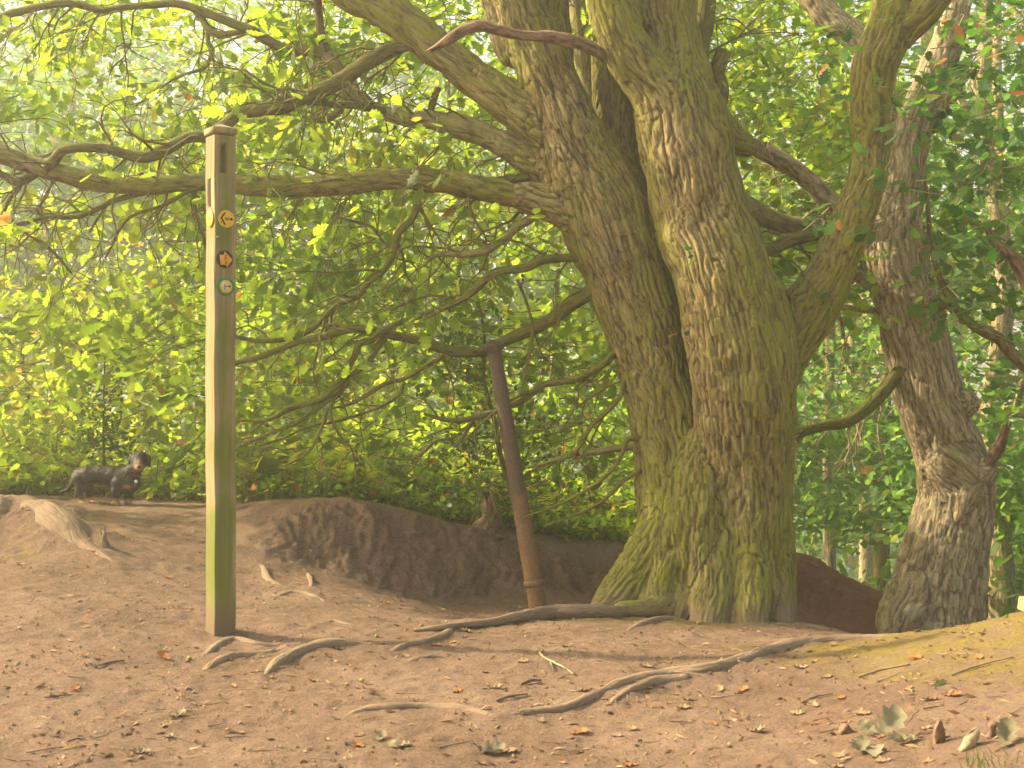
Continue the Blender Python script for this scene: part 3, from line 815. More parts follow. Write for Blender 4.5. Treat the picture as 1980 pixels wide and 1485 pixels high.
# M: big low branch reaching left behind the pipe top
branch(oak, [(1165, 548, 6.92, 40), (1135, 568, 6.92, 31), (1100, 590, 6.94, 28), (1062, 620, 7.02, 27), (1015, 643, 7.08, 24), (980, 658, 7.1, 21), (930, 680, 7.1, 21), (880, 680, 7.08, 21), (850, 672, 7.06, 20), (815, 660, 7.04, 19), (780, 652, 7.02, 18), (740, 645, 7.0, 18), (700, 636, 6.98, 17), (660, 640, 6.98, 17), (620, 652, 6.98, 16), (580, 660, 6.98, 14), (540, 676, 6.98, 12), (490, 694, 6.98, 11), (440, 704, 6.98, 8)], moss=0.5, sides=14)
branch(oak, [(745, 652, 6.99, 12), (728, 672, 6.98, 13), (712, 700, 6.98, 13), (688, 720, 6.98, 13), (668, 742, 6.98, 12), (652, 765, 6.98, 11), (632, 776, 6.97, 10), (600, 800, 6.97, 8), (565, 822, 6.97, 7), (520, 838, 6.97, 6), (470, 862, 6.97, 4)], moss=0.45)
branch(oak, [(860, 688, 7.06, 9), (820, 710, 7.05, 9), (780, 733, 7.04, 9), (745, 742, 7.02, 8), (715, 760, 7.02, 8), (680, 780, 7.02, 7), (640, 790, 7.0, 5)], moss=0.4)
branch(oak, [(782, 738, 7.04, 7), (770, 765, 7.04, 7), (740, 785, 7.03, 6), (700, 800, 7.03, 6), (650, 815, 7.02, 6), (600, 825, 7.02, 5), (540, 850, 7.02, 5), (500, 862, 7.02, 4)])
branch(oak, [(634, 790, 6.97, 7), (625, 820, 6.98, 7), (612, 850, 6.98, 6), (590, 880, 6.98, 5), (540, 905, 6.98, 3)])
branch(oak, [(645, 772, 6.97, 6), (640, 800, 6.97, 5), (655, 840, 6.97, 5), (680, 870, 6.97, 4), (690, 920, 6.97, 3)])
# N
branch(oak, [(1215, 670, 6.9, 18), (1190, 682, 6.88, 14), (1165, 706, 6.86, 14), (1125, 730, 6.88, 15), (1085, 738, 6.95, 14), (1050, 745, 7.02, 14), (1015, 772, 7.06, 13), (980, 788, 7.08, 12), (940, 802, 7.06, 12), (900, 812, 7.04, 11), (860, 812, 7.02, 8), (820, 800, 7.0, 6)], moss=0.55)
branch(oak, [(915, 812, 7.04, 7), (900, 838, 7.04, 7), (880, 862, 7.04, 7), (868, 850, 7.04, 6), (840, 855, 7.02, 7), (820, 874, 7.02, 6), (790, 888, 7.02, 5), (740, 884, 7.02, 4)])
branch(oak, [(1235, 735, 6.85, 9), (1208, 735, 6.84, 9), (1200, 765, 6.84, 9), (1175, 795, 6.84, 9), (1145, 822, 6.84, 9), (1128, 850, 6.84, 8), (1105, 880, 6.86, 7), (1070, 892, 6.88, 6), (1020, 905, 6.9, 4)], moss=0.55)
branch(oak, [(1250, 850, 6.84, 12), (1215, 850, 6.82, 12), (1205, 872, 6.82, 9), (1190, 900, 6.82, 8), (1160, 930, 6.82, 7), (1120, 955, 6.84, 6), (1070, 980, 6.86, 5), (1010, 1000, 6.88, 3)], moss=0.5)
branch(oak, [(1240, 862, 6.95, 16), (1200, 866, 6.97, 15), (1160, 872, 7.0, 13), (1120, 880, 7.0, 10), (1075, 888, 7.02, 8), (1030, 912, 7.02, 5)], mat=M_PALE)
branch(oak, [(1240, 908, 6.82, 7), (1205, 930, 6.82, 7), (1170, 965, 6.82, 7), (1130, 988, 6.82, 7), (1090, 1004, 6.84, 6), (1050, 1018, 6.84, 4)])
branch(oak, [(1000, 540, 6.86, 6), (1020, 590, 6.88, 6), (1030, 640, 6.9, 6), (1022, 690, 6.9, 6), (1008, 755, 6.92, 5), (1000, 770, 6.92, 4)])
# right hand side of the oak
branch(oak, [(1455, 478, 6.75, 34), (1490, 482, 6.8, 29), (1525, 466, 6.85, 27), (1565, 456, 6.9, 26), (1600, 452, 6.95, 20)], mat=M_BRANCH, moss=0.5)
branch(oak, [(1400, 100, 6.98, 32), (1386, 140, 6.96, 34), (1392, 175, 6.92, 36), (1380, 225, 6.85, 40)], moss=0.35)
branch(oak, [(1340, 160, 6.95, 42), (1352, 90, 7.0, 40), (1364, 20, 7.02, 40), (1372, -100, 7.05, 36)], moss=0.35)
branch(oak, [(1135, 330, 7.3, 22), (1128, 250, 7.35, 28), (1140, 180, 7.4, 34), (1126, 110, 7.4, 34), (1120, 55, 7.4, 34), (1110, -60, 7.4, 30)], mat=M_PALE)
branch(oak, [(848, 170, 7.1, 14), (836, 200, 7.14, 15), (828, 240, 7.2, 15)])
# dead broken limb crossing the stems
db = tube_obj('dead_branch', W([(1168, 108, 6.60, 26), (1140, 92, 6.56, 27), (1105, 80, 6.53, 26), (1060, 72, 6.5, 25), (1010, 68, 6.5, 22), (960, 58, 6.5, 22), (925, 50, 6.5, 24), (890, 62, 6.5, 22), (862, 80, 6.5, 17), (838, 94, 6.5, 10)]), M_DEAD, oak, sides=14, sub=6, seed=77, moss=-0.1, amp=0.3, rough=0.12, jag=True)
db['label'] = 'reddish dead broken branch crossing the stems'
# the long surface root that leaves the oak foot and runs left past the pipe
seedc[0] += 1
rt = []
for (px, py, w) in [(1330, 1180, 40), (1280, 1165, 30), (1225, 1170, 26), (1170, 1172, 28), (1110, 1172, 30), (1060, 1174, 30), (1010, 1182, 24), (960, 1195, 18), (910, 1202, 15), (860, 1208, 12), (800, 1216, 7)]:
    c = hit(px, py + w * 0.8) if px < 1250 else pt(px, py, 6.62 + (px - 1280) * 0.003)
    c[2] -= w / 2 / F * c[1] * 0.8 * (px >= 1250)
    rt.append((c[0], c[1], c[2] + w / 2 / F * c[1] * 0.8, w / 2 / F * c[1]))
tube_obj('root', np.array(rt), M_ROOT, oak, sides=14, sub=8, seed=5, moss=-0.1, soil=0.9, amp=0.12)
# upper stems going on above the frame
for p in [[(970, -100, 6.9, 86), (930, -400, 6.9, 70), (860, -700, 6.9, 50), (760, -1000, 6.9, 24)],
          [(1181, -100, 7.2, 62), (1170, -500, 7.4, 50), (1150, -1000, 7.6, 20)],
          [(1277, -100, 6.8, 106), (1290, -500, 6.7, 80), (1350, -900, 6.6, 46), (1400, -1200, 6.6, 20)],
          [(1162, -100, 6.6, 72), (1120, -500, 6.4, 55), (1060, -900, 6.2, 30)],
          [(1728, -100, 6.7, 60), (1780, -450, 6.7, 44), (1880, -900, 6.8, 20)],
          [(570, -84, 7.1, 62), (350, -260, 7.1, 50), (100, -400, 7.1, 34), (-200, -560, 7.1, 18)]]:
    branch(oak, p, sides=10, mat=M_OAK)

# ------------------------------------------------------------------ the second tree on the right
t2b = pt(1800, 1236, 7.6)
t2 = thing('oak_tree', t2b, 'leaning grey-barked oak with a swollen scar and broken stub at the right edge', 'tree')
R_ = [(1802, 1300, 7.6, 215), (1802, 1215, 7.6, 184), (1815, 1120, 7.6, 160), (1836, 1030, 7.6, 142), (1850, 960, 7.6, 132), (1845, 905, 7.6, 126), (1825, 850, 7.6, 118), (1798, 780, 7.6, 118),
      (1782, 700, 7.6, 118), (1758, 600, 7.6, 112), (1738, 510, 7.6, 104), (1735, 440, 7.6, 84), (1748, 370, 7.6, 66), (1757, 300, 7.6, 60), (1772, 225, 7.6, 56), (1800, 155, 7.6, 56), (1830, 85, 7.6, 52), (1850, 0, 7.6, 46), (1870, -120, 7.6, 40)]
R2 = [(1720, 560, 7.58, 60), (1700, 500, 7.62, 56), (1718, 420, 7.7, 44), (1728, 340, 7.75, 40), (1720, 230, 7.8, 36), (1700, 120, 7.85, 40), (1650, 70, 7.9, 44), (1590, 20, 7.95, 46), (1530, -60, 8.0, 44)]
Rr = [[(1850, 905, 7.5, 110), (1885, 940, 7.46, 64), (1888, 1000, 7.48, 50), (1870, 1100, 7.5, 50), (1850, 1230, 7.5, 70)],
      [(1800, 1100, 7.5, 60), (1760, 1180, 7.46, 70), (1728, 1250, 7.44, 60)],
      [(1898, 905, 7.45, 40), (1880, 935, 7.40, 34), (1862, 975, 7.38, 26), (1858, 1000, 7.38, 20)],
      [(1850, 770, 7.55, 40), (1868, 778, 7.52, 36), (1872, 782, 7.5, 34)],
      [(1760, 230, 7.6, 40), (1800, 212, 7.58, 34), (1835, 185, 7.56, 30), (1855, 150, 7.54, 24), (1862, 125, 7.52, 16)],
      [(1880, 920, 7.42, 44), (1905, 908, 7.38, 36)],
      [(1745, 1150, 7.6, 60), (1742, 1230, 7.55, 90)]]
def moss2(V, n):
    return 0.04 + 0.24 * fbm(V * 2.2, 3) + 0.12 * np.clip(n[:, 2], 0, 1)
bark_solid('trunk', [W(p) for p in [R_, R2] + Rr], M_OAK2, t2, 0.0105, 0.05, 0.016, moss2, lambda V: 0.5 * smooth01((-0.38 - V[:, 2]) / 0.15))
bs = tube_obj('broken_stub', W([(1888, 922, 7.4, 34), (1908, 903, 7.36, 32), (1922, 880, 7.34, 28), (1934, 858, 7.32, 22), (1944, 832, 7.3, 12)]), M_DEAD, t2, sides=14, sub=5, seed=91, moss=-0.2, amp=0.35, rough=0.15, jag=True)
bs['label'] = 'splintered reddish broken branch stub'
branch(t2, [(1745, 715, 7.55, 36), (1722, 738, 7.5, 28), (1700, 765, 7.45, 27), (1672, 792, 7.42, 27), (1640, 814, 7.4, 23), (1600, 822, 7.38, 21), (1560, 832, 7.36, 20), (1535, 842, 7.35, 22), (1490, 850, 7.35, 18)], moss=0.4, sides=14)
branch(t2, [(1556, 838, 7.35, 10), (1540, 856, 7.34, 9), (1530, 872, 7.34, 8), (1515, 900, 7.34, 6)])
branch(t2, [(1700, 545, 7.62, 40), (1660, 528, 7.66, 34), (1625, 500, 7.7, 26), (1600, 478, 7.7, 22)], mat=M_PALE)
branch(t2, [(1730, 470, 7.66, 36), (1690, 440, 7.66, 34), (1640, 412, 7.62, 32), (1600, 385, 7.6, 34), (1562, 348, 7.56, 36), (1520, 318, 7.5, 36), (1470, 290, 7.45, 36), (1428, 272, 7.4, 40), (1390, 255, 7.4, 40)], mat=M_OAK2, moss=0.1, sides=16)
branch(t2, [(1640, 460, 7.7, 30), (1580, 440, 7.7, 36), (1530, 436, 7.68, 38), (1480, 420, 7.66, 40), (1430, 390, 7.64, 40), (1380, 370, 7.64, 36)], mat=M_PALE, moss=0.3, sides=14)
branch(t2, [(1700, 602, 7.62, 12), (1660, 598, 7.6, 14), (1620, 596, 7.58, 11), (1626, 630, 7.56, 10), (1630, 650, 7.56, 8)], mat=M_PALE)

# dark curving branch of a neighbour tree at the right edge
t3 = thing('oak_tree', pt(2080, 1250, 7.0), 'tree just outside the right edge whose dark branch hooks into view', 'tree')
tube_obj('trunk', W([(2110, 1300, 7.0, 120), (2090, 1000, 7.0, 105), (2060, 740, 7.0, 95), (2080, 400, 7.0, 85), (2100, -200, 7.0, 70)]), M_OAK, t3, sides=20, sub=8, seed=60, amp=0.15)
branch(t3, [(2060, 770, 7.0, 30), (2000, 722, 6.95, 25), (1962, 690, 6.92, 25), (1932, 655, 6.9, 22), (1895, 638, 6.88, 20), (1860, 610, 6.86, 17), (1835, 575, 6.85, 15), (1815, 530, 6.85, 13), (1800, 470, 6.86, 11), (1795, 410, 6.88, 9), (1788, 340, 6.9, 6)], moss=0.15, sides=12)
branch(t3, [(1848, 596, 6.86, 9), (1820, 590, 6.88, 12), (1795, 592, 6.9, 9), (1770, 590, 6.92, 6)])
branch(t3, [(2080, 620, 7.0, 40), (2000, 560, 7.0, 34), (1960, 500, 7.0, 26), (1925, 470, 7.0, 20), (1908, 440, 7.0, 10)], mat=M_DEAD, moss=0.1, jag=True)

# ------------------------------------------------------------------ leaves
def leaf_template(kind):
    if kind == 'oak':      # lobed oak leaf, 1 long, folded at the midrib
        side = [(0.0, 0.02), (0.12, 0.06), (0.22, 0.20), (0.30, 0.12), (0.45, 0.30), (0.53, 0.18), (0.68, 0.33), (0.76, 0.20), (0.90, 0.22), (1.0, 0.02)]
    elif kind == 'simple':
        side = [(0.0, 0.02), (0.25, 0.22), (0.5, 0.30), (0.62, 0.20), (0.8, 0.24), (1.0, 0.02)]
    elif kind == 'holly':
        side = [(0.0, 0.02), (0.3, 0.24), (0.6, 0.24), (1.0, 0.0)]
    V, T = [], []
    n = len(side)
    for (x, w) in side: V.append((x, 0, -0.05 * math.sin(x * 3.1)))
    for s in (1, -1):
        b0 = len(V)
        for (x, w) in side: V.append((x + 0.04, s * w, 0.10 * w - 0.05 * math.sin(x * 3.1)))
        for i in range(n - 1):
            q = (i, i + 1, b0 + i + 1, b0 + i)
            q = q if s > 0 else q[::-1]
            T += [(q[0], q[1], q[2]), (q[0], q[2], q[3])]
    return np.array(V, float), np.array(T)
TPL = {k: leaf_template(k) for k in ('oak', 'simple', 'holly')}
TPL['clump'] = (np.array([(0, 0, 0), (.5, .3, .05), (1, .05, -.05), (.5, -.3, .05)], float), np.array([(0, 1, 2), (0, 2, 3)]))

def basis(ax, up):
    ax = norm(ax); s = norm(np.cross(up, ax)); n = np.cross(ax, s)
    return np.stack([ax, s, n], 1)        # rows = local axes
def place_leaves(pos, ax, up, size, tint, kind):
    Vt, T = TPL[kind]
    Bm = basis(ax, up)
    V = pos[:, None] + size[:, None, None] * np.einsum('vk,nkj->nvj', Vt, Bm)
    n, k = len(pos), len(Vt)
    Fc = (T[None] + (np.arange(n) * k)[:, None, None]).reshape(-1, 3)
    return V.reshape(-1, 3), Fc, np.repeat(tint, k)

def sprays(centres, dirs, per, spread, size, r=rng, upbias=1.0, tint_c=None, orange=0.005):
    """leaf clusters round twig ends; returns pos, axis, up, size, tint"""
    n = len(centres)
    c = np.repeat(centres, per, 0); d = np.repeat(dirs, per, 0)
    m = len(c)
    off = norm(r.normal(size=(m, 3))) * (r.random(m) ** 0.5)[:, None] * spread
    off[:, 2] *= 0.55
    pos = c + off
    ax = norm(off + d * spread * 0.8 + r.normal(size=(m, 3)) * spread * 0.5 + np.array([0, 0, -0.25 * spread]))
    up = norm(np.array([0, 0, upbias])[None] + r.normal(size=(m, 3)) * 0.55)
    s = size * (0.65 + 0.6 * r.random(m))
    t = np.clip(r.normal(0.42, 0.2, m), 0, 0.82) if tint_c is None else np.clip(np.repeat(tint_c, per) + r.normal(0, 0.13, m), 0, 0.82)
    t[r.random(m) < orange] = 1.0
    return pos, ax, up, s, t

def wander(p, d, length, r0, steps=6, droop=0.12, jit=0.35, r=rng):
    pts = [[*p, r0]]
    p = np.array(p, float); d = norm(d)
    for i in range(steps):
        d = norm(d + r.normal(size=3) * jit * np.array([1, 0.7, 0.8]) + np.array([0, 0, -droop * 0.5]))
        p = p + d * length / steps
        pts.append([*p, r0 * (1 - 0.8 * (i + 1) / steps)])
    return np.array(pts), d

def visible_px(P):
    return P[..., 0] / P[..., 1] * F + CX, CY - (P[..., 2] - CAMZ) / P[..., 1] * F

# twigs off the traced branches of the oak
def twigs_for(owner, density, maxlen, keep):
    paths, ends, edirs = [], [], []
    for P, par in BR:
        if par is not owner: continue
        C = catmull(P, 4)
        seg = np.linalg.norm(np.diff(C[:, :3], axis=0), axis=1)
        for i in range(1, len(C) - 1):
            if C[i, 3] > 0.075: continue
            if rng.random() > seg[i] * density: continue
            t = norm(C[i + 1, :3] - C[i - 1, :3])
            d = norm(rng.normal(size=3) * np.array([1, 1.2, 1.0])); d = norm(d - t * d.dot(t) + t * 0.7)
            Lh = maxlen * (0.35 + 0.65 * rng.random())
            r0 = min(C[i, 3] * 0.55, 0.004 + 0.006 * rng.random())
            w, de = wander(C[i, :3], d, Lh, r0, 7, 0.25)
            if not keep(w[-1]): continue
            if owner is oak:
                wx, wy = visible_px(w[4, :3])
                if wy > 600 and rng.random() < 0.6: continue
            paths.append(w); ends.append(w[-1, :3]); edirs.append(de)
            for _ in range(rng.integers(2, 5)):
                k = rng.integers(2, 7)
                dd = norm(norm(w[k, :3] - w[k - 1, :3]) + rng.normal(size=3) * 0.8)
                w2, de2 = wander(w[k, :3], dd, Lh * 0.5, w[k, 3] * 0.7 + 0.0008, 5, 0.3)
                paths.append(w2); ends.append(w2[-1, :3]); edirs.append(de2)
                if rng.random() < 0.6:
                    ends.append(w2[3, :3]); edirs.append(de2)
    return paths, np.array(ends), np.array(edirs)

def keep_oak(p):
    px, py = visible_px(p[:3])
    if 1235 < px < 1560 and py > 300 and p[1] < 6.9: return False
    if p[1] < 5.9: return False
    if 380 < px < 470 and p[1] < 5.6: return False
    return p[2] > ground(p[0], p[1]) + 0.15
paths, ends, edirs = twigs_for(oak, 13, 0.75, keep_oak)

# further sprays through the spreading crown, with clumps and gaps
def crown_fill(n, pxr, pyr, Yr, thr, seed, sc=2.4):
    r = np.random.default_rng(seed)
    px = r.uniform(*pxr, n * 3); py = r.uniform(*pyr, n * 3); Yd = r.uniform(*Yr, n * 3)
    P = np.stack([(px - CX) / F * Yd, Yd, CAMZ - (py - CY) / F * Yd], 1)
    m = fbm(P * sc * 0.6 + 3, 3) > thr
    P = P[m][:n]
    return P
Pf1 = crown_fill(2000, (-350, 1330), (-60, 940), (7.5, 9.4), -0.02, 11)
pxs, pys = visible_px(Pf1)
gap = np.exp(-(((pxs - 120) / 210) ** 2 + ((pys - 330) / 230) ** 2)) + 0.8 * np.exp(-(((pxs - 200) / 90) ** 2 + ((pys - 540) / 70) ** 2)) + 0.5 * np.exp(-(((pxs - 760) / 60) ** 2 + ((pys - 560) / 200) ** 2))
low = smooth01((pys - 640) / 200) * smooth01((pxs - 450) / 300) * 0.7
Pf1 = Pf1[(rng.random(len(Pf1)) > np.clip(gap * 0.85 + low, 0, 0.95))]
Pf1 = Pf1[Pf1[:, 2] > 0.35]
Pf2 = crown_fill(600, (1150, 1720), (-60, 560), (7.6, 10.5), 0.0, 12)
Pf3 = crown_fill(130, (-1000, 2400), (-1250, -60), (5.6, 10.5), 0.08, 13)    # unseen rest of the crown above the frame, added to throw shade
fill = np.vstack([Pf1, Pf2, Pf3])
fdir = norm(rng.normal(size=fill.shape) * np.array([1, 1, 0.4]) + np.array([-0.5, 0, -0.2]))
for c_, d_ in zip(fill, fdir):
    w, _ = wander(c_ - d_ * 0.35, d_, 0.42, 0.0035, 4, 0.1, 0.25)
    paths.append(w)
epx, epy = visible_px(ends)
pk = np.where(ends[:, 1] < 7.35, 0.10, 0.42)
pk = pk * np.where((epy > 620) & (epx > 560), 0.25, 1.0) * np.where(epy < -30, 0.3, 1.0)
pk = pk * np.where((epx < 420) & (epy > 60) & (epy < 620), 0.6, 1.0)
ek = (rng.random(len(ends)) < pk) & ~((epy > 930) & (epx < 1240))
ends, edirs = ends[ek], edirs[ek]
print('twigs', len(paths), 'ends', len(ends), 'fill', len(fill))
V, Q, at = batch_tubes(paths, 4, 0.25)
tag(link('twigs', mk_mesh('twigs', V, Q, at, True, [M_BRANCH]), oak), 'fine mossy twigs of the oak crown', kind='stuff')

allc = np.vstack([ends, fill]); alld = np.vstack([edirs, fdir])
tc = 0.45 + 0.35 * fbm(allc * 0.9, 2)
pos, ax, up, sz, ti = sprays(allc, alld, 10, 0.17, 0.092, tint_c=tc)
gpx, gpy = visible_px(pos)
okl = ~((gpx > 190) & (gpx < 335) & (gpy > 835) & (gpy < 990) & (pos[:, 1] < 8.6)) & ~((gpx > 130) & (gpx < 290) & (gpy > 890) & (gpy < 990) & (pos[:, 1] < 8.4)) & ~((gpx > 380) & (gpx < 475) & (pos[:, 1] < 5.6)) & ~((gpx > 1240) & (gpx < 1560) & (gpy > 320) & (pos[:, 1] < 6.95))
SUNV = np.array(sd)
GAPS = [(pt(1795, 890, 7.5), .34), (pt(1830, 960, 7.5), .28), (pt(1760, 800, 7.5), .25), (pt(1715, 500, 7.5), .22), (hit(1850, 1270), .5), (hit(1960, 1330), .5), (hit(1700, 1320), .3), (pt(1240, 1000, 6.7), .2), (pt(410, 700, 5.1), .35), (pt(410, 1000, 5.1), .3), (pt(410, 420, 5.1), .25), (pt(215, 925, 8.0), .32)]
def sunlit_gap(P):
    m = np.zeros(len(P), bool)
    for c_, r_ in GAPS:
        w_ = P - c_; t_ = np.clip(w_ @ SUNV, 0, None)
        m |= (np.linalg.norm(w_ - t_[:, None] * SUNV, axis=1) < r_) & (t_ > 0)
    return m
okl &= ~sunlit_gap(pos)
pos, ax, up, sz, ti = pos[okl], ax[okl], up[okl], sz[okl], ti[okl]
gpx, gpy = gpx[okl], gpy[okl]
inview = (gpx > 0) & (gpx < 1980) & (gpy > 0) & (gpy < 1485)
score = np.where(inview, sz / pos[:, 1], 0)
order = np.argsort(-score)
big = order[:150]; rest = order[150:]
V, Fc, tt = place_leaves(pos[rest], ax[rest], up[rest], sz[rest], ti[rest], 'oak')
print('oak leaves', len(rest), 'tris', len(Fc))
tag(link('crown', mk_mesh('crown', V, Fc, {'tint': tt}, False, [M_LEAF]), oak), 'sunlit yellow-green oak foliage', kind='stuff')

def leaf_mesh(name, kind, tint, mat):
    Vt, T = TPL[kind]
    return mk_mesh(name, Vt, T, {'tint': np.full(len(Vt), tint)}, False, [mat])
LM = [leaf_mesh('leaf', 'oak', t, M_LEAF) for t in (0.15, 0.35, 0.5, 0.7, 1.0)]
def leaf_obj(name, mesh, p, a, u, s, parent=None):
    Bm = basis(a[None], u[None])[0]
    o = bpy.data.objects.new(name, mesh); COL.objects.link(o)
    M4 = Matrix.Identity(4)
    for j in range(3):
        for i in range(3): M4[i][j] = float(Bm[j][i] * s)
        M4[j][3] = float(p[j])
    if parent is not None:
        o.parent = parent
        M4 = Matrix.Translation(-Vector(parent.location)) @ M4
    o.matrix_local = M4
    return o
for i in big:
    m = LM[4] if ti[i] > 0.95 else LM[int(np.clip(ti[i] * 4.5, 0, 3))]
    leaf_obj('leaf', m, pos[i], ax[i], up[i], sz[i], oak)

# dark shaded sprigs hanging in front, upper right
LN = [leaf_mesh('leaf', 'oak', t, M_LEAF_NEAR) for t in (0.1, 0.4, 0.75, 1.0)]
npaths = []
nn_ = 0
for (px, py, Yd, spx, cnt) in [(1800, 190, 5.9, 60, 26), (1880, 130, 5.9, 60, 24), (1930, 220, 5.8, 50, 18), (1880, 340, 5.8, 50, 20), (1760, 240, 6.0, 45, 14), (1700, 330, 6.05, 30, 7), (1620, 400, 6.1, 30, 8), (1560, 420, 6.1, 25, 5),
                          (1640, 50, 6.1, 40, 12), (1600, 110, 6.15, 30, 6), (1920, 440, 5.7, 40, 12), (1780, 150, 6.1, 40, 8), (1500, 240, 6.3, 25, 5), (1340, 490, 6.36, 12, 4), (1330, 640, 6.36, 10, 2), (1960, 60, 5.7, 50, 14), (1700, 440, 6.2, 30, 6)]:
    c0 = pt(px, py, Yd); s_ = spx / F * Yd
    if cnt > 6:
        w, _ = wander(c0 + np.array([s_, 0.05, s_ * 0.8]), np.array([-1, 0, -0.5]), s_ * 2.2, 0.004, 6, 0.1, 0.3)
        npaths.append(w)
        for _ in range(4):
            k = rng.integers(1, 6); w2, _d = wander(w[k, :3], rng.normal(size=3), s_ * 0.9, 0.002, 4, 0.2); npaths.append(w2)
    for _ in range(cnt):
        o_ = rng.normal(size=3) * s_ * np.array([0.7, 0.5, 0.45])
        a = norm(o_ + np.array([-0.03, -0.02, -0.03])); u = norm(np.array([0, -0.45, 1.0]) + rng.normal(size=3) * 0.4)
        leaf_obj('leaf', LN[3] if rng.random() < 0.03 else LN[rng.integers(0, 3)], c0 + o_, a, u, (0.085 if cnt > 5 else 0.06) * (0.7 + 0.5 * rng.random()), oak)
        nn_ += 1
V, Q, at = batch_tubes(npaths, 5, 0.1)
tag(link('twigs', mk_mesh('twigs', V, Q, at, True, [M_BRANCH]), oak), 'thin dark twigs of the hanging sprigs', kind='stuff')

# crowns of the second tree and the neighbour
def crown_at(owner, P, per, spread, size, mat, kind, tint=None, label=None, twig=True, orange=0.012):
    P = P[~sunlit_gap(P)]
    d = norm(rng.normal(size=P.shape) * np.array([1, 1, 0.4]))
    if twig:
        ps = [wander(c - dd * 0.4, dd, 0.5, 0.004, 4, 0.1, 0.25)[0] for c, dd in zip(P, d)]
        V, Q, at = batch_tubes(ps, 3, 0.1)
        tag(link('twigs', mk_mesh('twigs', V, Q, at, True, [M_OAK2]), owner), 'thin bare twigs', kind='stuff')
    tc = None if tint is None else tint + 0.25 * fbm(P * 0.8, 2)
    p, a, u, s, t = sprays(P, d, per, spread, size, tint_c=tc, orange=orange)
    V, Fc, tt = place_leaves(p, a, u, s, t, kind)
    o = link('crown', mk_mesh('crown', V, Fc, {'tint': tt}, False, [mat]), owner)
    tag(o, label, kind='stuff')
    return len(Fc)
P4 = crown_fill(360, (1420, 2100), (-80, 760), (7.9, 10.5), 0.02, 21)
crown_at(t2, P4, 9, 0.2, 0.095, M_LEAF_R, 'oak', 0.5, 'mid green oak foliage', orange=0.05)
tw2, e2, d2 = twigs_for(t2, 14, 0.8, lambda p: p[1] > 6.95)
V, Q, at = batch_tubes(tw2, 4, 0.05)
tag(link('twigs', mk_mesh('twigs', V, Q, at, True, [M_OAK2]), t2), 'tangle of bare grey twigs', kind='stuff')
P5 = crown_fill(160, (1780, 2300), (-100, 640), (6.6, 8.0), 0.02, 22)
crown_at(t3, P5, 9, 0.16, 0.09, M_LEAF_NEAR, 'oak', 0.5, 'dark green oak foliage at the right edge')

# ------------------------------------------------------------------ trees behind
def back_tree(px, Yd, w, crown, label, mat=M_OAK2, leafmat=M_LEAF_R, lean=0.0, n=260, size=0.13, per=10, spread=0.3, kind='simple', tint=0.5, name='oak_tree', top=-250, group=None, cat='tree', fork=True, orange=0.01):
    x = (px - CX) / F * Yd
    zb = float(h_base(np.array([x]), np.array([Yd]))[0])
    t = thing(name, (x, Yd, zb), label, cat, group)
    zt = CAMZ - (top - CY) / F * Yd
    r0 = w / 2 / F * Yd
    k = 7
    path = []
    for i in range(k):
        f_ = i / (k - 1)
        path.append([x + lean * f_ * (zt - zb) + 0.5 * r0 * rng.normal() * (i > 0), Yd + 0.5 * r0 * rng.normal(), zb - 0.3 + (zt - zb + 0.3) * f_, r0 * (1.35 if i == 0 else 1.0 - 0.65 * f_)])
    path = np.array(path)
    tube_obj('trunk', path, mat, t, sides=10, sub=4, seed=rng.integers(5, 90), moss=0.2, amp=0.14, rough=0.05)
    if fork:
        ps = []
        for _ in range(9):
            j = rng.integers(2, k - 1)
            d = norm(np.array([rng.normal(), rng.normal() * .6, 0.25 + 0.4 * rng.random()]))
            w_, dd = wander(path[j, :3], d, (zt - zb) * 0.3, path[j, 3] * 0.4, 8, 0.15, 0.35); ps.append(w_)
            for _ in range(3):
                q = rng.integers(2, 7); w3, _d = wander(w_[q, :3], dd + rng.normal(size=3) * .7, (zt - zb) * 0.14, w_[q, 3] * 0.5, 5, 0.2); ps.append(w3)
        V, Q, at = batch_tubes(ps, 5, 0.15)
        tag(link('limbs', mk_mesh('limbs', V, Q, at, True, [mat]), t), kind='stuff')
    cx_, cy_, cz_, rx, ry, rz = crown
    P = norm(rng.normal(size=(n * 3, 3))) * (rng.random(n * 3) ** 0.45)[:, None] * np.array([rx, ry, rz]) + np.array([cx_, cy_, cz_])
    m = fbm(P * (1.6 / max(rx, 1)) + px, 3) > -0.06
    P = P[m][:n]
    P = P[P[:, 2] > bilin(_HH, P[:, 0], P[:, 1]) + 0.1]
    crown_at(t, P, per, spread, size, leafmat, kind, tint, None, False, orange)
    return t
def cen(px, py, Yd): return pt(px, py, Yd)
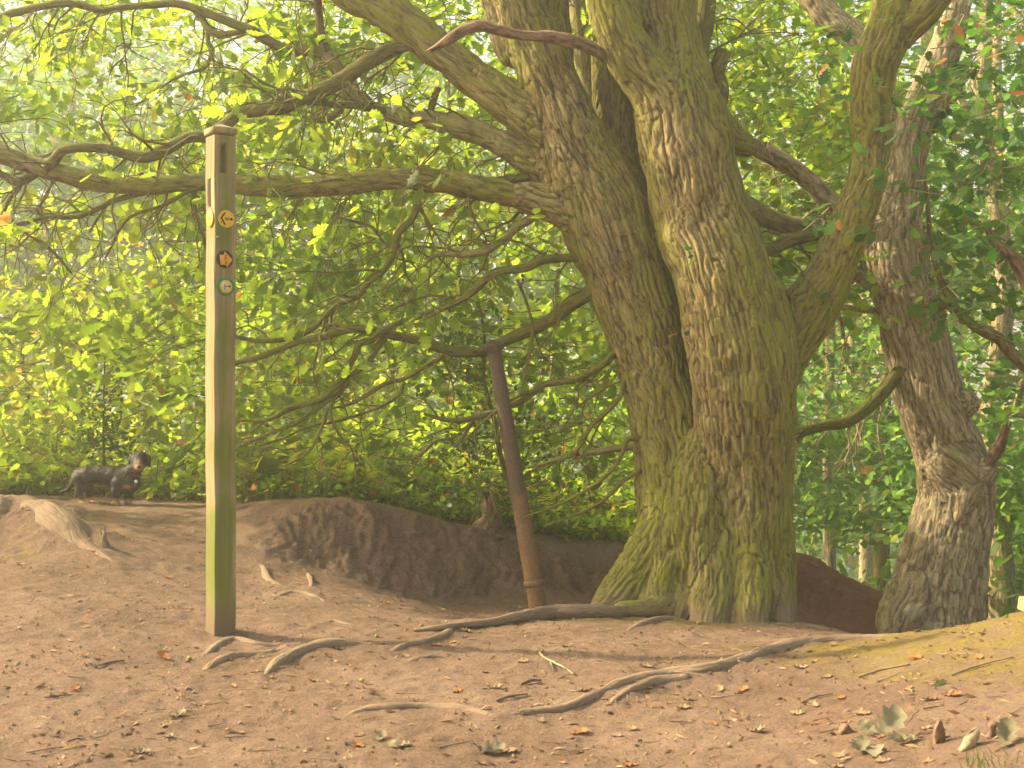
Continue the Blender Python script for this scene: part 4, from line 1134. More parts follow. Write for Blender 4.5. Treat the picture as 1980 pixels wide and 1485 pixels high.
# young sunlit trees beyond the bank, left and centre
for i, (px, py, Yd, rx, rz, n, tint, lab) in enumerate([
    (-120, 520, 12.5, 1.6, 1.6, 200, 0.62, 'sunlit young tree at the far left beyond the bank'),
    (60, 760, 11.5, 1.3, 0.9, 230, 0.7, 'bright bushy sapling behind the left end of the bank'),
    (330, 640, 12.0, 1.2, 1.0, 230, 0.68, 'bright young tree behind the left side of the waymark post'),
    (560, 700, 12.5, 1.3, 1.1, 240, 0.66, 'bright young tree just right of the waymark post, beyond the bank'),
    (760, 520, 13.5, 1.5, 1.5, 240, 0.55, 'taller young tree behind the gap between post and pipe'),
    (880, 850, 11.5, 1.2, 0.7, 230, 0.45, 'dense bush right behind the leaning pipe'),
    (1060, 560, 13.5, 1.4, 1.6, 260, 0.5, 'young tree left of the big oak trunk'),
    (1130, 900, 11.8, 1.2, 0.7, 240, 0.42, 'shaded bush beside the left foot of the big oak'),
    (480, 250, 15.0, 2.0, 1.6, 260, 0.6, 'pale sunlit tree crown high behind the waymark post'),
    (900, 180, 15.0, 2.0, 1.6, 280, 0.55, 'leafy tree crown high behind the upper limbs'),
]):
    c_ = cen(px, py, Yd)
    back_tree(px, Yd, 18, (c_[0], c_[1], c_[2], rx, 1.2, rz), lab, M_BRANCH, M_LEAF, 0.03 * rng.normal(), int(n * 1.05), 0.09, 9, 0.22, 'simple', tint, 'young_tree', top=py - rz * F / Yd * 0.6)
# the darker wood to the right
for i, (px, Yd, w, lean, top, cpy, rx, rz, n, lab) in enumerate([
    (1600, 15.0, 30, -0.0, -200, 300, 2.0, 1.8, 330, 'slender wood tree between the two oaks'),
    (1548, 17.0, 26, 0.16, 200, 900, 1.8, 1.3, 330, 'leaning thin tree beside the right of the big oak'),
    (1700, 13.0, 34, 0.01, -200, 880, 1.3, 0.9, 330, 'slim straight tree behind the bare side branch'),
    (1668, 19.0, 30, 0.0, -300, 640, 2.2, 1.6, 330, 'distant trunk in the gap between the oaks'),
    (1915, 12.0, 36, 0.01, -300, 560, 1.5, 1.8, 330, 'straight grey trunk right of the leaning oak'),
    (1945, 10.5, 54, -0.03, -300, 950, 1.0, 1.0, 260, 'rough barked trunk rising behind the right rise'),
    (1990, 14.0, 40, 0.02, -300, 300, 1.8, 1.8, 330, 'tall tree at the far right edge'),
    (1470, 20.0, 30, 0.0, -300, 200, 2.4, 2.0, 300, 'tree hidden partly behind the big oak stems'),
    (1760, 22.0, 36, 0.02, -300, 1000, 2.0, 0.9, 300, 'low leafy tree down the slope behind the leaning oak'),
    (1240, 16.0, 34, 0.0, -300, 700, 1.2, 2.0, 240, 'shaded trunk seen at the left edge of the big oak'),
]):
    c_ = cen(px, cpy, Yd)
    back_tree(px, Yd, w, (c_[0], c_[1], c_[2], rx, 1.8, rz), lab, M_OAK2, M_LEAF_R, lean, int(n * 1.25), 0.105, 9, 0.28, 'simple', 0.5, 'wood_tree', top=top)
# hazy far trees
for i, (px, Yd, w, cpy, rx, rz, lab) in enumerate([
    (-60, 26, 30, 420, 3.0, 4.0, 'hazy far tree at the left edge of the picture'),
    (140, 30, 26, 300, 3.6, 3.4, 'hazy tall tree seen through the gap in the left canopy'),
    (260, 34, 24, 560, 3.6, 2.6, 'hazy rounded tree lower in the left gap'),
    (420, 30, 26, 360, 3.4, 3.6, 'hazy far tree behind the waymark post top'),
    (650, 28, 30, 600, 3.2, 3.4, 'hazy far tree between post and pipe'),
    (60, 44, 22, 120, 6.0, 6.5, 'largest pale far tree rising behind the top left branches'),
    (420, 48, 22, 80, 6.5, 6.5, 'pale far tree top high behind the waymark post'),
    (780, 46, 22, 120, 6.0, 6.0, 'pale far tree top high behind the upper limbs'),
    (1130, 40, 24, 150, 5.0, 5.0, 'pale far tree top beside the upper stems of the big oak'),
    (-250, 34, 26, 250, 4.6, 5.0, 'hazy far tree just outside the left edge'),
    (900, 32, 28, 420, 3.6, 3.8, 'hazy far tree behind the middle of the canopy'),
    (1130, 30, 28, 700, 3.2, 3.0, 'hazy far tree left of the big oak'),
    (1500, 34, 30, 520, 4.0, 3.6, 'hazy far tree between the oak stems on the right'),
    (1850, 32, 30, 500, 4.2, 4.0, 'hazy far tree behind the leaning oak'),
]):
    c_ = cen(px, cpy, Yd)
    back_tree(px, Yd, w, (c_[0], c_[1], c_[2], rx, 2.5, rz), lab, M_OAK2, M_LEAF_R, 0, 560, 0.25, 8, 0.6, 'simple', 0.45, 'far_tree', top=cpy - 200, fork=False)
# the far-off wood: one mass
r = np.random.default_rng(55)
n = 5200
Yd = r.uniform(42, 95, n); xx = r.uniform(-0.62, 0.62, n) * Yd
gz = bilin(_HH, xx, Yd)
hh = (7 + 5 * fbm(np.stack([xx * .09, Yd * .09, 0 * xx], 1), 2))
zz = gz + r.random(n) ** 0.7 * hh
P = np.stack([xx, Yd, zz], 1)
p, a, u, s, t = sprays(P, norm(r.normal(size=P.shape)), 9, 1.2, 0.55, r)
V, Fc, tt = place_leaves(p, a, u, s, t, 'clump')
tag(link('distant_woodland', mk_mesh('distant_woodland', V, Fc, {'tint': tt}, False, [M_LEAF_R])), 'far hazy woodland filling the valley', kind='stuff')

# ------------------------------------------------------------------ undergrowth on the bank
def frond_mesh(seed, L_=0.6, tint=0.5):
    r = np.random.default_rng(seed)
    n = 17
    s = np.linspace(0, 1, n)
    rx = s * 0.85; rz = 0.55 * np.sin(s * 1.9) - 0.25 * s * s
    C = np.stack([rx, 0 * s, rz], 1) * L_
    V, T, tt = [], [], []
    for i in range(1, n):
        wl = L_ * 0.34 * (1 - s[i] * 0.92) * min(1, s[i] * 5) + 0.01
        tdir = norm(C[i] - C[i - 1])
        for sg in (1, -1):
            k = 4
            d = norm(np.array([0.45 * tdir[0], sg * 1.0, 0.45 * tdir[2] - 0.12 + 0.1 * r.normal()]))
            up = np.array([0, 0, 1.0]); sd_ = norm(np.cross(d, up))
            for q in range(k):
                f0, f1 = q / k, (q + 1) / k
                a_ = C[i] + d * wl * f0; b_ = C[i] + d * wl * f1
                wd = wl * 0.16 * (1 - f0 * 0.8) + 0.002
                b0 = len(V)
                V += [a_ - sd_ * wd * .25, (a_ + b_) / 2 - sd_ * wd, b_ - sd_ * wd * .2, b_ + sd_ * wd * .2, (a_ + b_) / 2 + sd_ * wd, a_ + sd_ * wd * .25]
                T += [(b0, b0 + 1, b0 + 4), (b0, b0 + 4, b0 + 5), (b0 + 1, b0 + 2, b0 + 3), (b0 + 1, b0 + 3, b0 + 4)]
                tt += [tint] * 6
    for i in range(n - 1):
        b0 = len(V); w = 0.003
        V += [C[i] + [0, w, 0], C[i] - [0, w, 0], C[i + 1] - [0, w, 0], C[i + 1] + [0, w, 0]]
        T += [(b0, b0 + 1, b0 + 2), (b0, b0 + 2, b0 + 3)]; tt += [0.85] * 4
    return mk_mesh('frond', np.array(V), np.array(T), {'tint': np.array(tt)}, False, [M_FERN])
FR = [frond_mesh(1, tint=0.35), frond_mesh(2, tint=0.55), frond_mesh(3, tint=0.75), frond_mesh(4, tint=0.97)]
def bracken(x, y, sc, nf, lab, grp, kinds=(0, 1, 2)):
    z = ground(x, y)
    t = thing('bracken_plant', (x, y, z), lab, 'fern', grp)
    for i in range(nf):
        o = bpy.data.objects.new('frond', FR[kinds[rng.integers(0, len(kinds))]])
        COL.objects.link(o); o.parent = t
        o.location = (0.03 * rng.normal(), 0.03 * rng.normal(), 0.06)
        o.rotation_euler = (0.2 * rng.normal(), -0.25 + 0.25 * rng.normal(), rng.random() * 6.28)
        k = sc * (0.75 + 0.5 * rng.random()); o.scale = (k, k, k)
for (px, Yd, sc, nf, lab, kinds) in [(495, 8.0, 0.5, 6, 'glowing bracken clump just right of the waymark post on the bank', (1, 2)),
                               (560, 8.2, 0.5, 5, 'second bright bracken clump right of the post', (1, 2)),
                               (232, 8.9, 0.6, 5, 'yellowing bracken clump behind the dog', (2, 3)),
                               (100, 8.7, 0.9, 6, 'tall bracken clump left of the dog', (1, 2)),
                               (700, 8.1, 0.5, 6, 'low bracken clump on the bank top in the middle', (0, 1, 2)),
                               (330, 9.0, 0.75, 6, 'bracken clump left of the post behind the dog head', (0, 1, 3))]:
    bracken((px - CX) / F * Yd, Yd, sc, nf, lab, None, kinds)
def bzone(px):
    for a, b_ in [(0, 'outside the left edge'), (130, 'at the left edge'), (310, 'behind the dog'), (430, 'behind the post'), (560, 'just right of the post'), (700, 'above the middle of the bank'),
                  (850, 'left of the rotten stump'), (960, 'behind the rotten stump'), (1070, 'right of the pipe')]:
        if px < a: return b_
    return 'beside the big oak'
for i in range(16):
    px = rng.uniform(450, 1120); Yd = float(np.interp(px, [425, 600, 800, 950, 1190], [8.15, 7.9, 7.95, 8.2, 8.6])) + rng.uniform(0, 0.5)
    bracken((px - CX) / F * Yd, Yd, rng.uniform(0.35, 0.6), rng.integers(3, 6), 'low bright bracken along the bank lip ' + bzone(px), 'bracken along the bank lip', (1, 2))
for i in range(46):
    Yd = rng.uniform(8.9, 12.5); px = rng.uniform(-250, 1180)
    bracken((px - CX) / F * Yd, Yd, rng.uniform(0.6, 1.25), rng.integers(4, 7), ('yellowing' if i % 3 == 0 else 'green') + (' nearer' if Yd < 10 else ' middle' if Yd < 11.3 else ' farther') + ' bracken beyond the bank ' + bzone(px), 'bracken plants beyond the bank', (0, 1, 1, 2, 2, 3) if i % 3 else (2, 3))
# brambles and low leaves along the bank top
def bank_edge_Y(px): return np.interp(px, [-300, 0, 230, 425, 520, 600, 700, 800, 880, 950, 1100, 1190, 1300], [8.35, 8.35, 8.35, 8.1, 7.8, 7.75, 7.7, 7.75, 7.9, 8.0, 8.2, 8.4, 8.6])
r = np.random.default_rng(66)
n = 2300
px = r.uniform(-300, 1230, n); dY = r.random(n) ** 1.8 * 3.4
Yd = bank_edge_Y(px) + 0.08 + dY
xx = (px - CX) / F * Yd
hmax = 0.09 + 0.62 * smooth01(dY / 1.6) * (0.8 + 0.5 * noise3(np.stack([xx * 1.4, Yd * 1.4, 0 * xx], 1)))
P = np.stack([xx, Yd, bilin(_HH, xx, Yd) + r.random(n) ** 0.8 * hmax], 1)
p, a, u, s, t = sprays(P, norm(r.normal(size=P.shape) + np.array([0, -0.5, 0.3])), 9, 0.09, 0.065, r, tint_c=0.55 + 0.25 * fbm(P * 1.5, 2), orange=0.02)
V, Fc, tt = place_leaves(p, a, u, s, t, 'simple')
tag(link('undergrowth', mk_mesh('undergrowth', V, Fc, {'tint': tt}, False, [M_LEAF])), 'brambles and low leafy plants along the bank top', kind='stuff')
# low green cover down the slope, right
n = 2600
px = r.uniform(1150, 2400, n); Yd = r.uniform(9.2, 22, n)
xx = (px - CX) / F * Yd
P = np.stack([xx, Yd, bilin(_HH, xx, Yd) + r.random(n) * (0.3 + 0.6 * (Yd > 11))], 1)
P = P[~((P[:, 0] < 3.3) & (P[:, 1] < 9.6))]
p, a, u, s, t = sprays(P, norm(r.normal(size=P.shape)), 9, 0.2, 0.11, r)
V, Fc, tt = place_leaves(p, a, u, s, t, 'simple')
tag(link('undergrowth', mk_mesh('undergrowth', V, Fc, {'tint': tt}, False, [M_LEAF_R])), 'shaded green undergrowth on the slope behind the right oak', kind='stuff')

def small_bush(name, stem, lab, blobs, mat, size, cat):
    b0 = W(stem)
    t = thing(name, (b0[0, 0], b0[0, 1], b0[0, 2]), lab, cat)
    tube_obj('stem', b0, M_BRANCH, t, sides=8, sub=5, seed=9, moss=0.4)
    Ps = []
    for (px, py, Yd, sx, sz_, n) in blobs:
        c = pt(px, py, Yd)
        Ps.append(c + rng.normal(size=(n, 3)) * np.array([sx, sx, sz_]))
    P = np.vstack(Ps)
    c = catmull(b0, 6)
    ps = []
    for q in P[::2]:
        k = np.argmin(np.abs(c[:, 2] - (q[2] - 0.05)))
        m = (c[k, :3] + q) / 2 + rng.normal(size=3) * 0.02
        ps.append(np.array([[*c[k, :3], 0.003], [*m, 0.002], [*q, 0.001]]))
    V, Q, at = batch_tubes(ps, 3, 0.2)
    tag(link('twigs', mk_mesh('twigs', V, Q, at, True, [M_BRANCH]), t), kind='stuff')
    p, a, u, s, tt_ = sprays(P, norm(rng.normal(size=P.shape)), 7, 0.06, size, orange=0.0)
    V, Fc, tt = place_leaves(p, a, u, s, tt_, 'holly')
    tag(link('foliage', mk_mesh('foliage', V, Fc, {'tint': tt}, False, [mat]), t), kind='stuff')
small_bush('holly_sapling', [(201, 975, 8.5, 5), (201, 900, 8.5, 5), (200, 800, 8.5, 4), (203, 690, 8.5, 3)], 'slender dark holly sapling standing behind the dog back',
           [(205, 835, 8.5, .10, .08, 40), (180, 790, 8.5, .10, .10, 16), (220, 740, 8.5, .07, .12, 24), (260, 850, 8.6, .18, .07, 16), (150, 860, 8.5, .10, .08, 12)], M_HOLLY, 0.038, 'sapling')
small_bush('holly_sapling', [(1002, 1000, 7.75, 12), (985, 935, 7.72, 11), (968, 880, 7.7, 10), (955, 810, 7.68, 9), (937, 740, 7.66, 8), (936, 690, 7.66, 7), (936, 640, 7.66, 5), (926, 585, 7.66, 3)], 'thin curved holly sapling growing close behind the leaning pipe',
           [(920, 600, 7.66, .12, .14, 34), (880, 700, 7.7, .14, .12, 34), (960, 800, 7.75, .16, .14, 36), (900, 860, 7.7, .14, .10, 26), (930, 960, 7.9, .2, .08, 40), (1080, 940, 8.2, .25, .12, 40), (1030, 850, 7.8, .12, .14, 26)], M_HOLLY, 0.04, 'sapling')

# rotten little stump on the bank and one on the left mound
def stump(px, py, Yd, w, h, lab, mat=M_DEAD, sides=16):
    c = pt(px, py, Yd); g = ground(c[0], Yd); r0 = w / 2 / F * Yd; hz = h / F * Yd
    t = thing('tree_stump', (c[0], Yd, g), lab, 'stump')
    tube_obj('rotten_wood', np.array([[c[0], Yd, g - 0.05, r0 * 1.7], [c[0], Yd, g + 0.01, r0 * 1.25], [c[0] + r0 * .1, Yd, g + hz * 0.45, r0 * .8], [c[0], Yd, g + hz * .75, r0 * 0.62]]), mat, t, sides=sides, sub=4, seed=33, moss=0.0, amp=0.4, rough=0.25, jag=True)
    tube_obj('heartwood', np.array([[c[0], Yd, g, r0 * .5], [c[0] + .004, Yd - .01, g + hz * .6, r0 * .42], [c[0] + .006, Yd - .01, g + hz * .95, r0 * .28]]), M_PALE, t, sides=8, sub=3, seed=12, moss=-.1, amp=0.2, jag=True)
stump(945, 1020, 7.75, 46, 52, 'small rotten splintered stump on the bank left of the pipe')
stump(150, 1012, 6.95, 40, 9, 'flat weathered stump on the left mound below the dog', M_ROOT)
stump(200, 1060, 6.4, 18, 26, 'pointed root stub sticking up at the left mound edge', M_ROOT)

# ------------------------------------------------------------------ exposed roots
for k, (nm, Qp, lb) in enumerate(root_paths):
    Qp = Qp.copy()
    for q in Qp: q[2] = ground(q[0], q[1]) + q[3] * (-0.34 if nm != 'plate' else -0.88)
    Qp[:, 3] *= 1.2
    Qp[0, 2] -= 0.012; Qp[-1, 2] -= 0.012
    V, q, t, at = tube(Qp, sides=14, sub=7, seed=k + 3, moss=0.02, soil=0.55, amp=0.10, rough=0.05)
    at['soil'] = np.clip(0.82 + 0.6 * fbm(V * 9, 2), 0.2, 1.0)
    o = link('surface_root', mk_mesh('surface_root', V, [q, np.asarray(t)], at, True, [M_ROOT]))
    tag(o, lb, 'root', 'exposed tree roots on the path')

# ------------------------------------------------------------------ waymark post
M_POST = simple_mat('weathered_post_wood', (0.30, 0.225, 0.115), 0.85, 0.3, 9, 0.003, (6, 6, 0.5))
def post_material():
    m, nt, b = new_mat('weathered_post')
    p = geo_pos(nt)
    mp = N(nt, 'ShaderNodeMapping'); mp.inputs['Scale'].default_value = (22, 22, 0.9); L(nt, p, mp.inputs['Vector'])
    grain = noise_tex(nt, mp.outputs[0], 3.2, 7, 0.7)
    blot = noise_tex(nt, p, 5, 4)
    c = ramp(nt, grain, [(0.28, (0.04, 0.03, 0.015)), (0.36, (0.19, 0.145, 0.07)), (0.55, (0.29, 0.225, 0.11)), (0.8, (0.40, 0.32, 0.17))])
    alg_shade = attr(nt, 'alg_shade')
    sm_ = N(nt, 'ShaderNodeMath', operation='ADD'); L(nt, alg_shade, sm_.inputs[0]); L(nt, blot, sm_.inputs[1])
    f_ = ramp(nt, sm_.outputs[0], [(0.6, 0.0), (1.25, 0.9)])
    c2 = mixc(nt, f_.outputs[0], c.outputs[0], mixc(nt, grain, (0.085, 0.105, 0.012), (0.17, 0.19, 0.03)))
    c3 = mixc(nt, attr(nt, 'soil'), c2, (0.17, 0.11, 0.065))
    L(nt, c3, b.inputs['Base Color']); b.inputs['Roughness'].default_value = 0.85
    bump(nt, grain, 0.6, 0.002, b)
    return m
M_POSTW = post_material()
M_YEL = simple_mat('yellow_plastic', (0.62, 0.38, 0.03), 0.45, 0.18, 60, 0)
M_ORG = simple_mat('orange_plastic', (0.68, 0.32, 0.03), 0.45, 0.1, 60, 0)
M_BLK = simple_mat('black_print', (0.02, 0.014, 0.01), 0.5, 0.1, 60, 0)
M_GRN = simple_mat('green_plastic', (0.03, 0.19, 0.075), 0.45, 0.3, 60, 0)
M_WHT = simple_mat('faded_white_print', (0.55, 0.5, 0.42), 0.5, 0.1, 60, 0)
M_SLOT = simple_mat('dark_slot_wood', (0.10, 0.06, 0.03), 0.9, 0.2, 40, 0)

PY = 5.1
PS = 0.0895
PHI = math.radians(36.7)
pc = pt(425.5, 1232, PY)
ptop = CAMZ - (265 - CY) / F * PY
pbase = ground(pc[0], PY) if abs(ground(pc[0], PY)) < 0.1 else 0.0
post = thing('waymark_post', (pc[0], PY + 0.01, pbase), 'square weathered wooden waymark post with yellow and green discs', 'post')
post.rotation_euler = (0, 0, PHI)
def pz(py): return CAMZ - (py - CY) / F * (PY - 0.03) - pbase
def local(name, V, faces, mat, parent=None, attrs=None, smooth=False):
    o = bpy.data.objects.new(name, mk_mesh(name, np.array(V, float), faces, attrs, smooth, [mat]))
    COL.objects.link(o); o.parent = parent or post
    return o
def bm_obj(name, bm, mat, parent, smooth=False):
    me = bpy.data.meshes.new(name); bm.to_mesh(me); bm.free()
    me.materials.append(mat)
    if smooth:
        for p_ in me.polygons: p_.use_smooth = True
    o = bpy.data.objects.new(name, me); COL.objects.link(o); o.parent = parent
    return o
# shaft with the two routed slots cut as real recesses
hw = PS / 2
zt = pz(262)
def face_grid(us, zs, holes, fn, depth=0.03):
    """quads over a face with rectangular holes that get side walls and a back"""
    V, Fq, ix = [], [], {}
    def v(u, z, d):
        key = (round(u, 5), round(z, 5), round(d, 5))
        if key not in ix: ix[key] = len(V); V.append(fn(u, z, d))
        return ix[key]
    for i in range(len(us) - 1):
        for j in range(len(zs) - 1):
            u0, u1, z0, z1 = us[i], us[i + 1], zs[j], zs[j + 1]
            um, zm = (u0 + u1) / 2, (z0 + z1) / 2
            hole = any(h[0] < um < h[1] and h[2] < zm < h[3] for h in holes)
            d = depth if hole else 0
            Fq.append((v(u0, z0, d), v(u1, z0, d), v(u1, z1, d), v(u0, z1, d)))
    for (a, b_, z0, z1) in holes:
        zl = [z for z in zs if z0 - 1e-6 <= z <= z1 + 1e-6]; ul = [u for u in us if a - 1e-6 <= u <= b_ + 1e-6]
        for k in range(len(zl) - 1):
            Fq.append((v(a, zl[k], 0), v(a, zl[k], depth), v(a, zl[k + 1], depth), v(a, zl[k + 1], 0)))
            Fq.append((v(b_, zl[k], depth), v(b_, zl[k], 0), v(b_, zl[k + 1], 0), v(b_, zl[k + 1], depth)))
        for k in range(len(ul) - 1):
            Fq.append((v(ul[k], z1, 0), v(ul[k], z1, depth), v(ul[k + 1], z1, depth), v(ul[k + 1], z1, 0)))
            Fq.append((v(ul[k], z0, depth), v(ul[k], z0, 0), v(ul[k + 1], z0, 0), v(ul[k + 1], z0, depth)))
    return V, Fq
zs0 = list(np.linspace(-0.15, zt, 90))
sR = (-hw + 0.0895 * 0.27, -hw + 0.0895 * 0.55, pz(335), pz(279))
sL = (-0.010, 0.010, pz(400), pz(344))
allV, allF = [], []
bev = 0.004
def wob(z, s): return 0.0016 * math.sin(z * 5.3 + s) + 0.001 * math.sin(z * 17 + 2 * s)
for (fn, hole) in [
    (lambda u, z, d: (u + wob(z, 0), -hw + d + wob(z, 1), z), [sR]),
    (lambda u, z, d: (-hw + d + wob(z, 0), -u + wob(z, 1), z), [sL]),
    (lambda u, z, d: (-u + wob(z, 0), hw - d + wob(z, 1), z), []),
    (lambda u, z, d: (hw - d + wob(z, 0), u + wob(z, 1), z), [])]:
    us = sorted(set([-hw + bev, hw - bev, 0] + [x for h_ in hole for x in h_[:2]]))
    zs = sorted(set([round(z, 5) for z in zs0] + [x for h_ in hole for x in h_[2:]]))
    Vf, Ff = face_grid(us, zs, hole, fn, 0.028)
    off = len(allV); allV += Vf; allF += [tuple(k + off for k in f) for f in Ff]
# bevelled corner strips
for (sx, sy) in [(-1, -1), (1, -1), (1, 1), (-1, 1)]:
    off = len(allV)
    ch = []
    for z in zs0:
        w0, w1 = wob(z, 0), wob(z, 1)
        nick = 0.006 * math.exp(-((z - pz(545)) / 0.035) ** 2) if (sx, sy) == (-1, -1) else 0
        a = (sx * (hw - bev) + w0, sy * hw + w1, z); b_ = (sx * hw + w0, sy * (hw - bev) + w1, z)
        ch.append((a, b_))
        allV += [a, ((sx * (hw - bev * .3 + (-nick)) + w0), sy * (hw - bev * .3) + w1 + nick, z), b_]
    for k in range(len(zs0) - 1):
        for s_ in (0, 1):
            q = (off + k * 3 + s_, off + k * 3 + s_ + 1, off + (k + 1) * 3 + s_ + 1, off + (k + 1) * 3 + s_)
            if sx * sy > 0: q = q if sx < 0 and False else q
            allF.append(q)
AV = np.array(allV)
zr = AV[:, 2] / zt
alg_shade = 0.34 + 0.25 * noise3(AV * 6) + 0.55 * np.exp(-((AV[:, 2] - pz(1070)) / 0.10) ** 2) * (AV[:, 0] < hw * .4) + 0.18 * smooth01((0.6 - AV[:, 2])) + 0.12 * np.exp(-((AV[:, 0] + .0) / .03) ** 2) * (AV[:, 1] < 0)
alg_shade -= 0.30 * (AV[:, 0] < -hw + 0.006) * smooth01((AV[:, 2] - 0.35 + 0.1 * noise3(AV * 12)) / 0.5)  # algae thinned on the left face, its sunlight put into the colour
alg_shade -= 0.25 * (AV[:, 0] > hw * 0.45)
soilp = 0.9 * smooth01((0.17 - AV[:, 2]) / 0.14)
local('shaft', AV, np.array(allF), M_POSTW, attrs={'alg_shade': alg_shade, 'soil': soilp})
# dark bottoms of the slots
# cap: collar groove, block and shallow pyramid
def ring(s, z): return [(-s, -s, z), (s, -s, z), (s, s, z), (-s, s, z)]
cv = []
for s_, z_ in [(hw - .006, zt - 0.002), (hw - .006, zt + .006), (hw + .002, zt + .008), (hw + .004, zt + .012), (hw + .004, zt + .032), (hw - .002, zt + .036)]: cv += ring(s_, z_)
cv.append((0, 0, zt + 0.053))
cf = [(k * 4 + j, k * 4 + (j + 1) % 4, (k + 1) * 4 + (j + 1) % 4, (k + 1) * 4 + j) for k in range(5) for j in range(4)]
ct = [(20 + j, 20 + (j + 1) % 4, 24) for j in range(4)]
local('cap', cv, [np.array(cf), np.array(ct)], M_POSTW, attrs={'alg_shade': np.full(25, 0.1), 'soil': np.zeros(25)})

def disc_mesh(r, d, seg=40, inner=0.0):
    V = []
    for z, rr in [(0, r), (d * .7, r), (d, r * 0.96)]:
        V += [(rr * math.cos(a), rr * math.sin(a), z) for a in np.arange(seg) / seg * 2 * math.pi]
    V.append((0, 0, d))
    Fq = [(k * seg + j, k * seg + (j + 1) % seg, (k + 1) * seg + (j + 1) % seg, (k + 1) * seg + j) for k in range(2) for j in range(seg)]
    T = [(2 * seg + j, 2 * seg + (j + 1) % seg, 3 * seg) for j in range(seg)]
    return np.array(V), [np.array(Fq), np.array(T)]
def prism(poly, z0, z1):
    """extruded flat polygon (triangulated as a fan from its centroid)"""
    n = len(poly); c = np.mean(poly, 0)
    V = [(x, y, z0) for x, y in poly] + [(x, y, z1) for x, y in poly] + [(c[0], c[1], z1)]
    Fq = [(j, (j + 1) % n, n + (j + 1) % n, n + j) for j in range(n)]
    T = [(n + j, n + (j + 1) % n, 2 * n) for j in range(n)]
    return np.array(V), [np.array(Fq), np.array(T)]
def on_face(obj, face, u, z, roll=0.0):
    """disc local z points out of the face; u measured along the face"""
    if face == 'R': M4 = Matrix(((1, 0, 0, u), (0, 0, -1, -hw - 0.001), (0, 1, 0, z), (0, 0, 0, 1)))
    else: M4 = Matrix(((0, 0, -1, -hw - 0.001), (-1, 0, 0, -u), (0, 1, 0, z), (0, 0, 0, 1)))
    obj.matrix_local = M4 @ Matrix.Rotation(roll, 4, 'Z')
def text_part(body, size, parent, loc, rot, mat, name='lettering', ext=0.0003):
    cu = bpy.data.curves.new(name, 'FONT'); cu.body = body; cu.size = size; cu.extrude = ext
    cu.align_x = 'CENTER'; cu.align_y = 'CENTER'; cu.offset = size * 0.012
    tmp = bpy.data.objects.new('tmp', cu); COL.objects.link(tmp)
    dg = bpy.context.evaluated_depsgraph_get()
    me = bpy.data.meshes.new_from_object(tmp.evaluated_get(dg)); me.name = name
    bpy.data.objects.remove(tmp)
    me.materials.clear(); me.materials.append(mat)
    o = bpy.data.objects.new(name, me); COL.objects.link(o); o.parent = parent
    o.location = loc; o.rotation_euler = (0, 0, rot)
    return o
def sub(name, VF, mat, parent): 
    o = local(name, VF[0], VF[1], mat, parent); return o
def fpx(px):   # photo px on the right face -> u
    return (px - 415.5) / 40.0 * PS - hw
RD = 0.0345
d1 = local('disc', *disc_mesh(RD, 0.003), M_YEL); d1['label'] = 'yellow waymark disc with a black chevron pointing left'
on_face(d1, 'R', fpx(437), pz(423))
def bar(x0, y0, x1, y1, w):
    d = norm(np.array([x1 - x0, y1 - y0])); n_ = np.array([-d[1], d[0]]) * w / 2
    return np.array([(x0 - n_[0], y0 - n_[1]), (x1 - n_[0], y1 - n_[1]), (x1 + n_[0], y1 + n_[1]), (x0 + n_[0], y0 + n_[1])])
k = RD
chev = [(-0.10 * k, 0.70 * k), (-0.28 * k, 0.70 * k), (-0.78 * k, 0.06 * k), (-0.36 * k, -0.66 * k), (-0.14 * k, -0.66 * k), (-0.54 * k, 0.06 * k)]
# non-convex: build as two bars
for b_ in (bar(-0.20 * k, 0.70 * k, -0.68 * k, 0.02 * k, 0.17 * k), bar(-0.64 * k, 0.10 * k, -0.20 * k, -0.68 * k, 0.17 * k)):
    sub('chevron_bar', prism(b_, 0.0028, 0.0036 if b_[0][1] > 0 else 0.0038), M_BLK, d1)
pill = [(0.08 * k + 0.26 * k * math.cos(a) * (1), 0.02 * k + 0.17 * k * math.sin(a)) for a in np.linspace(0, 2 * math.pi, 20, endpoint=False)]
sub('emblem', prism(np.array(pill), 0.0028, 0.0036), M_BLK, d1)
text_part('CB', 0.0085, d1, (0.08 * k, 0.02 * k, 0.0039), 0, M_WHT)
pill2 = [(0.58 * k + 0.16 * k * math.cos(a), 0.0 * k + 0.15 * k * math.sin(a)) for a in np.linspace(0, 2 * math.pi, 16, endpoint=False)]
sub('emblem', prism(np.array(pill2), 0.0028, 0.0036), M_BLK, d1)
for (sx_, sy_) in [(-0.66, 0.5), (-0.66, -0.42), (0.86, -0.08)]:
    dot = [(sx_ * k + 0.05 * k * math.cos(a), sy_ * k + 0.06 * k * math.sin(a)) for a in np.linspace(0, 2 * math.pi, 10, endpoint=False)]
    sub('nail', prism(np.array(dot), 0.0028, 0.004), M_BLK, d1)
d2_ = local('disc', *disc_mesh(RD, 0.003), M_BLK); d2_['label'] = 'black disc with an orange arrow pointing right'
on_face(d2_, 'R', fpx(434), pz(501), math.radians(0))
ar = [(-0.66, 0.46), (-0.12, 0.48), (-0.06, 0.86), (0.92, -0.02), (0.24, -0.92), (0.16, -0.66), (-0.56, -0.66)]
vv = [(x * k, y * k) for x, y in ar]
sub('arrow', prism(np.array(vv), 0.003, 0.0042), M_ORG, d2_)
text_part('NCW', 0.0145, d2_, (0.06 * k, -0.06 * k, 0.0044), math.radians(-86), M_BLK)
d3 = local('disc', *disc_mesh(RD * 1.06, 0.003), M_GRN); d3['label'] = 'green ringed yellow disc with a small black arrow'
on_face(d3, 'R', fpx(436), pz(554))
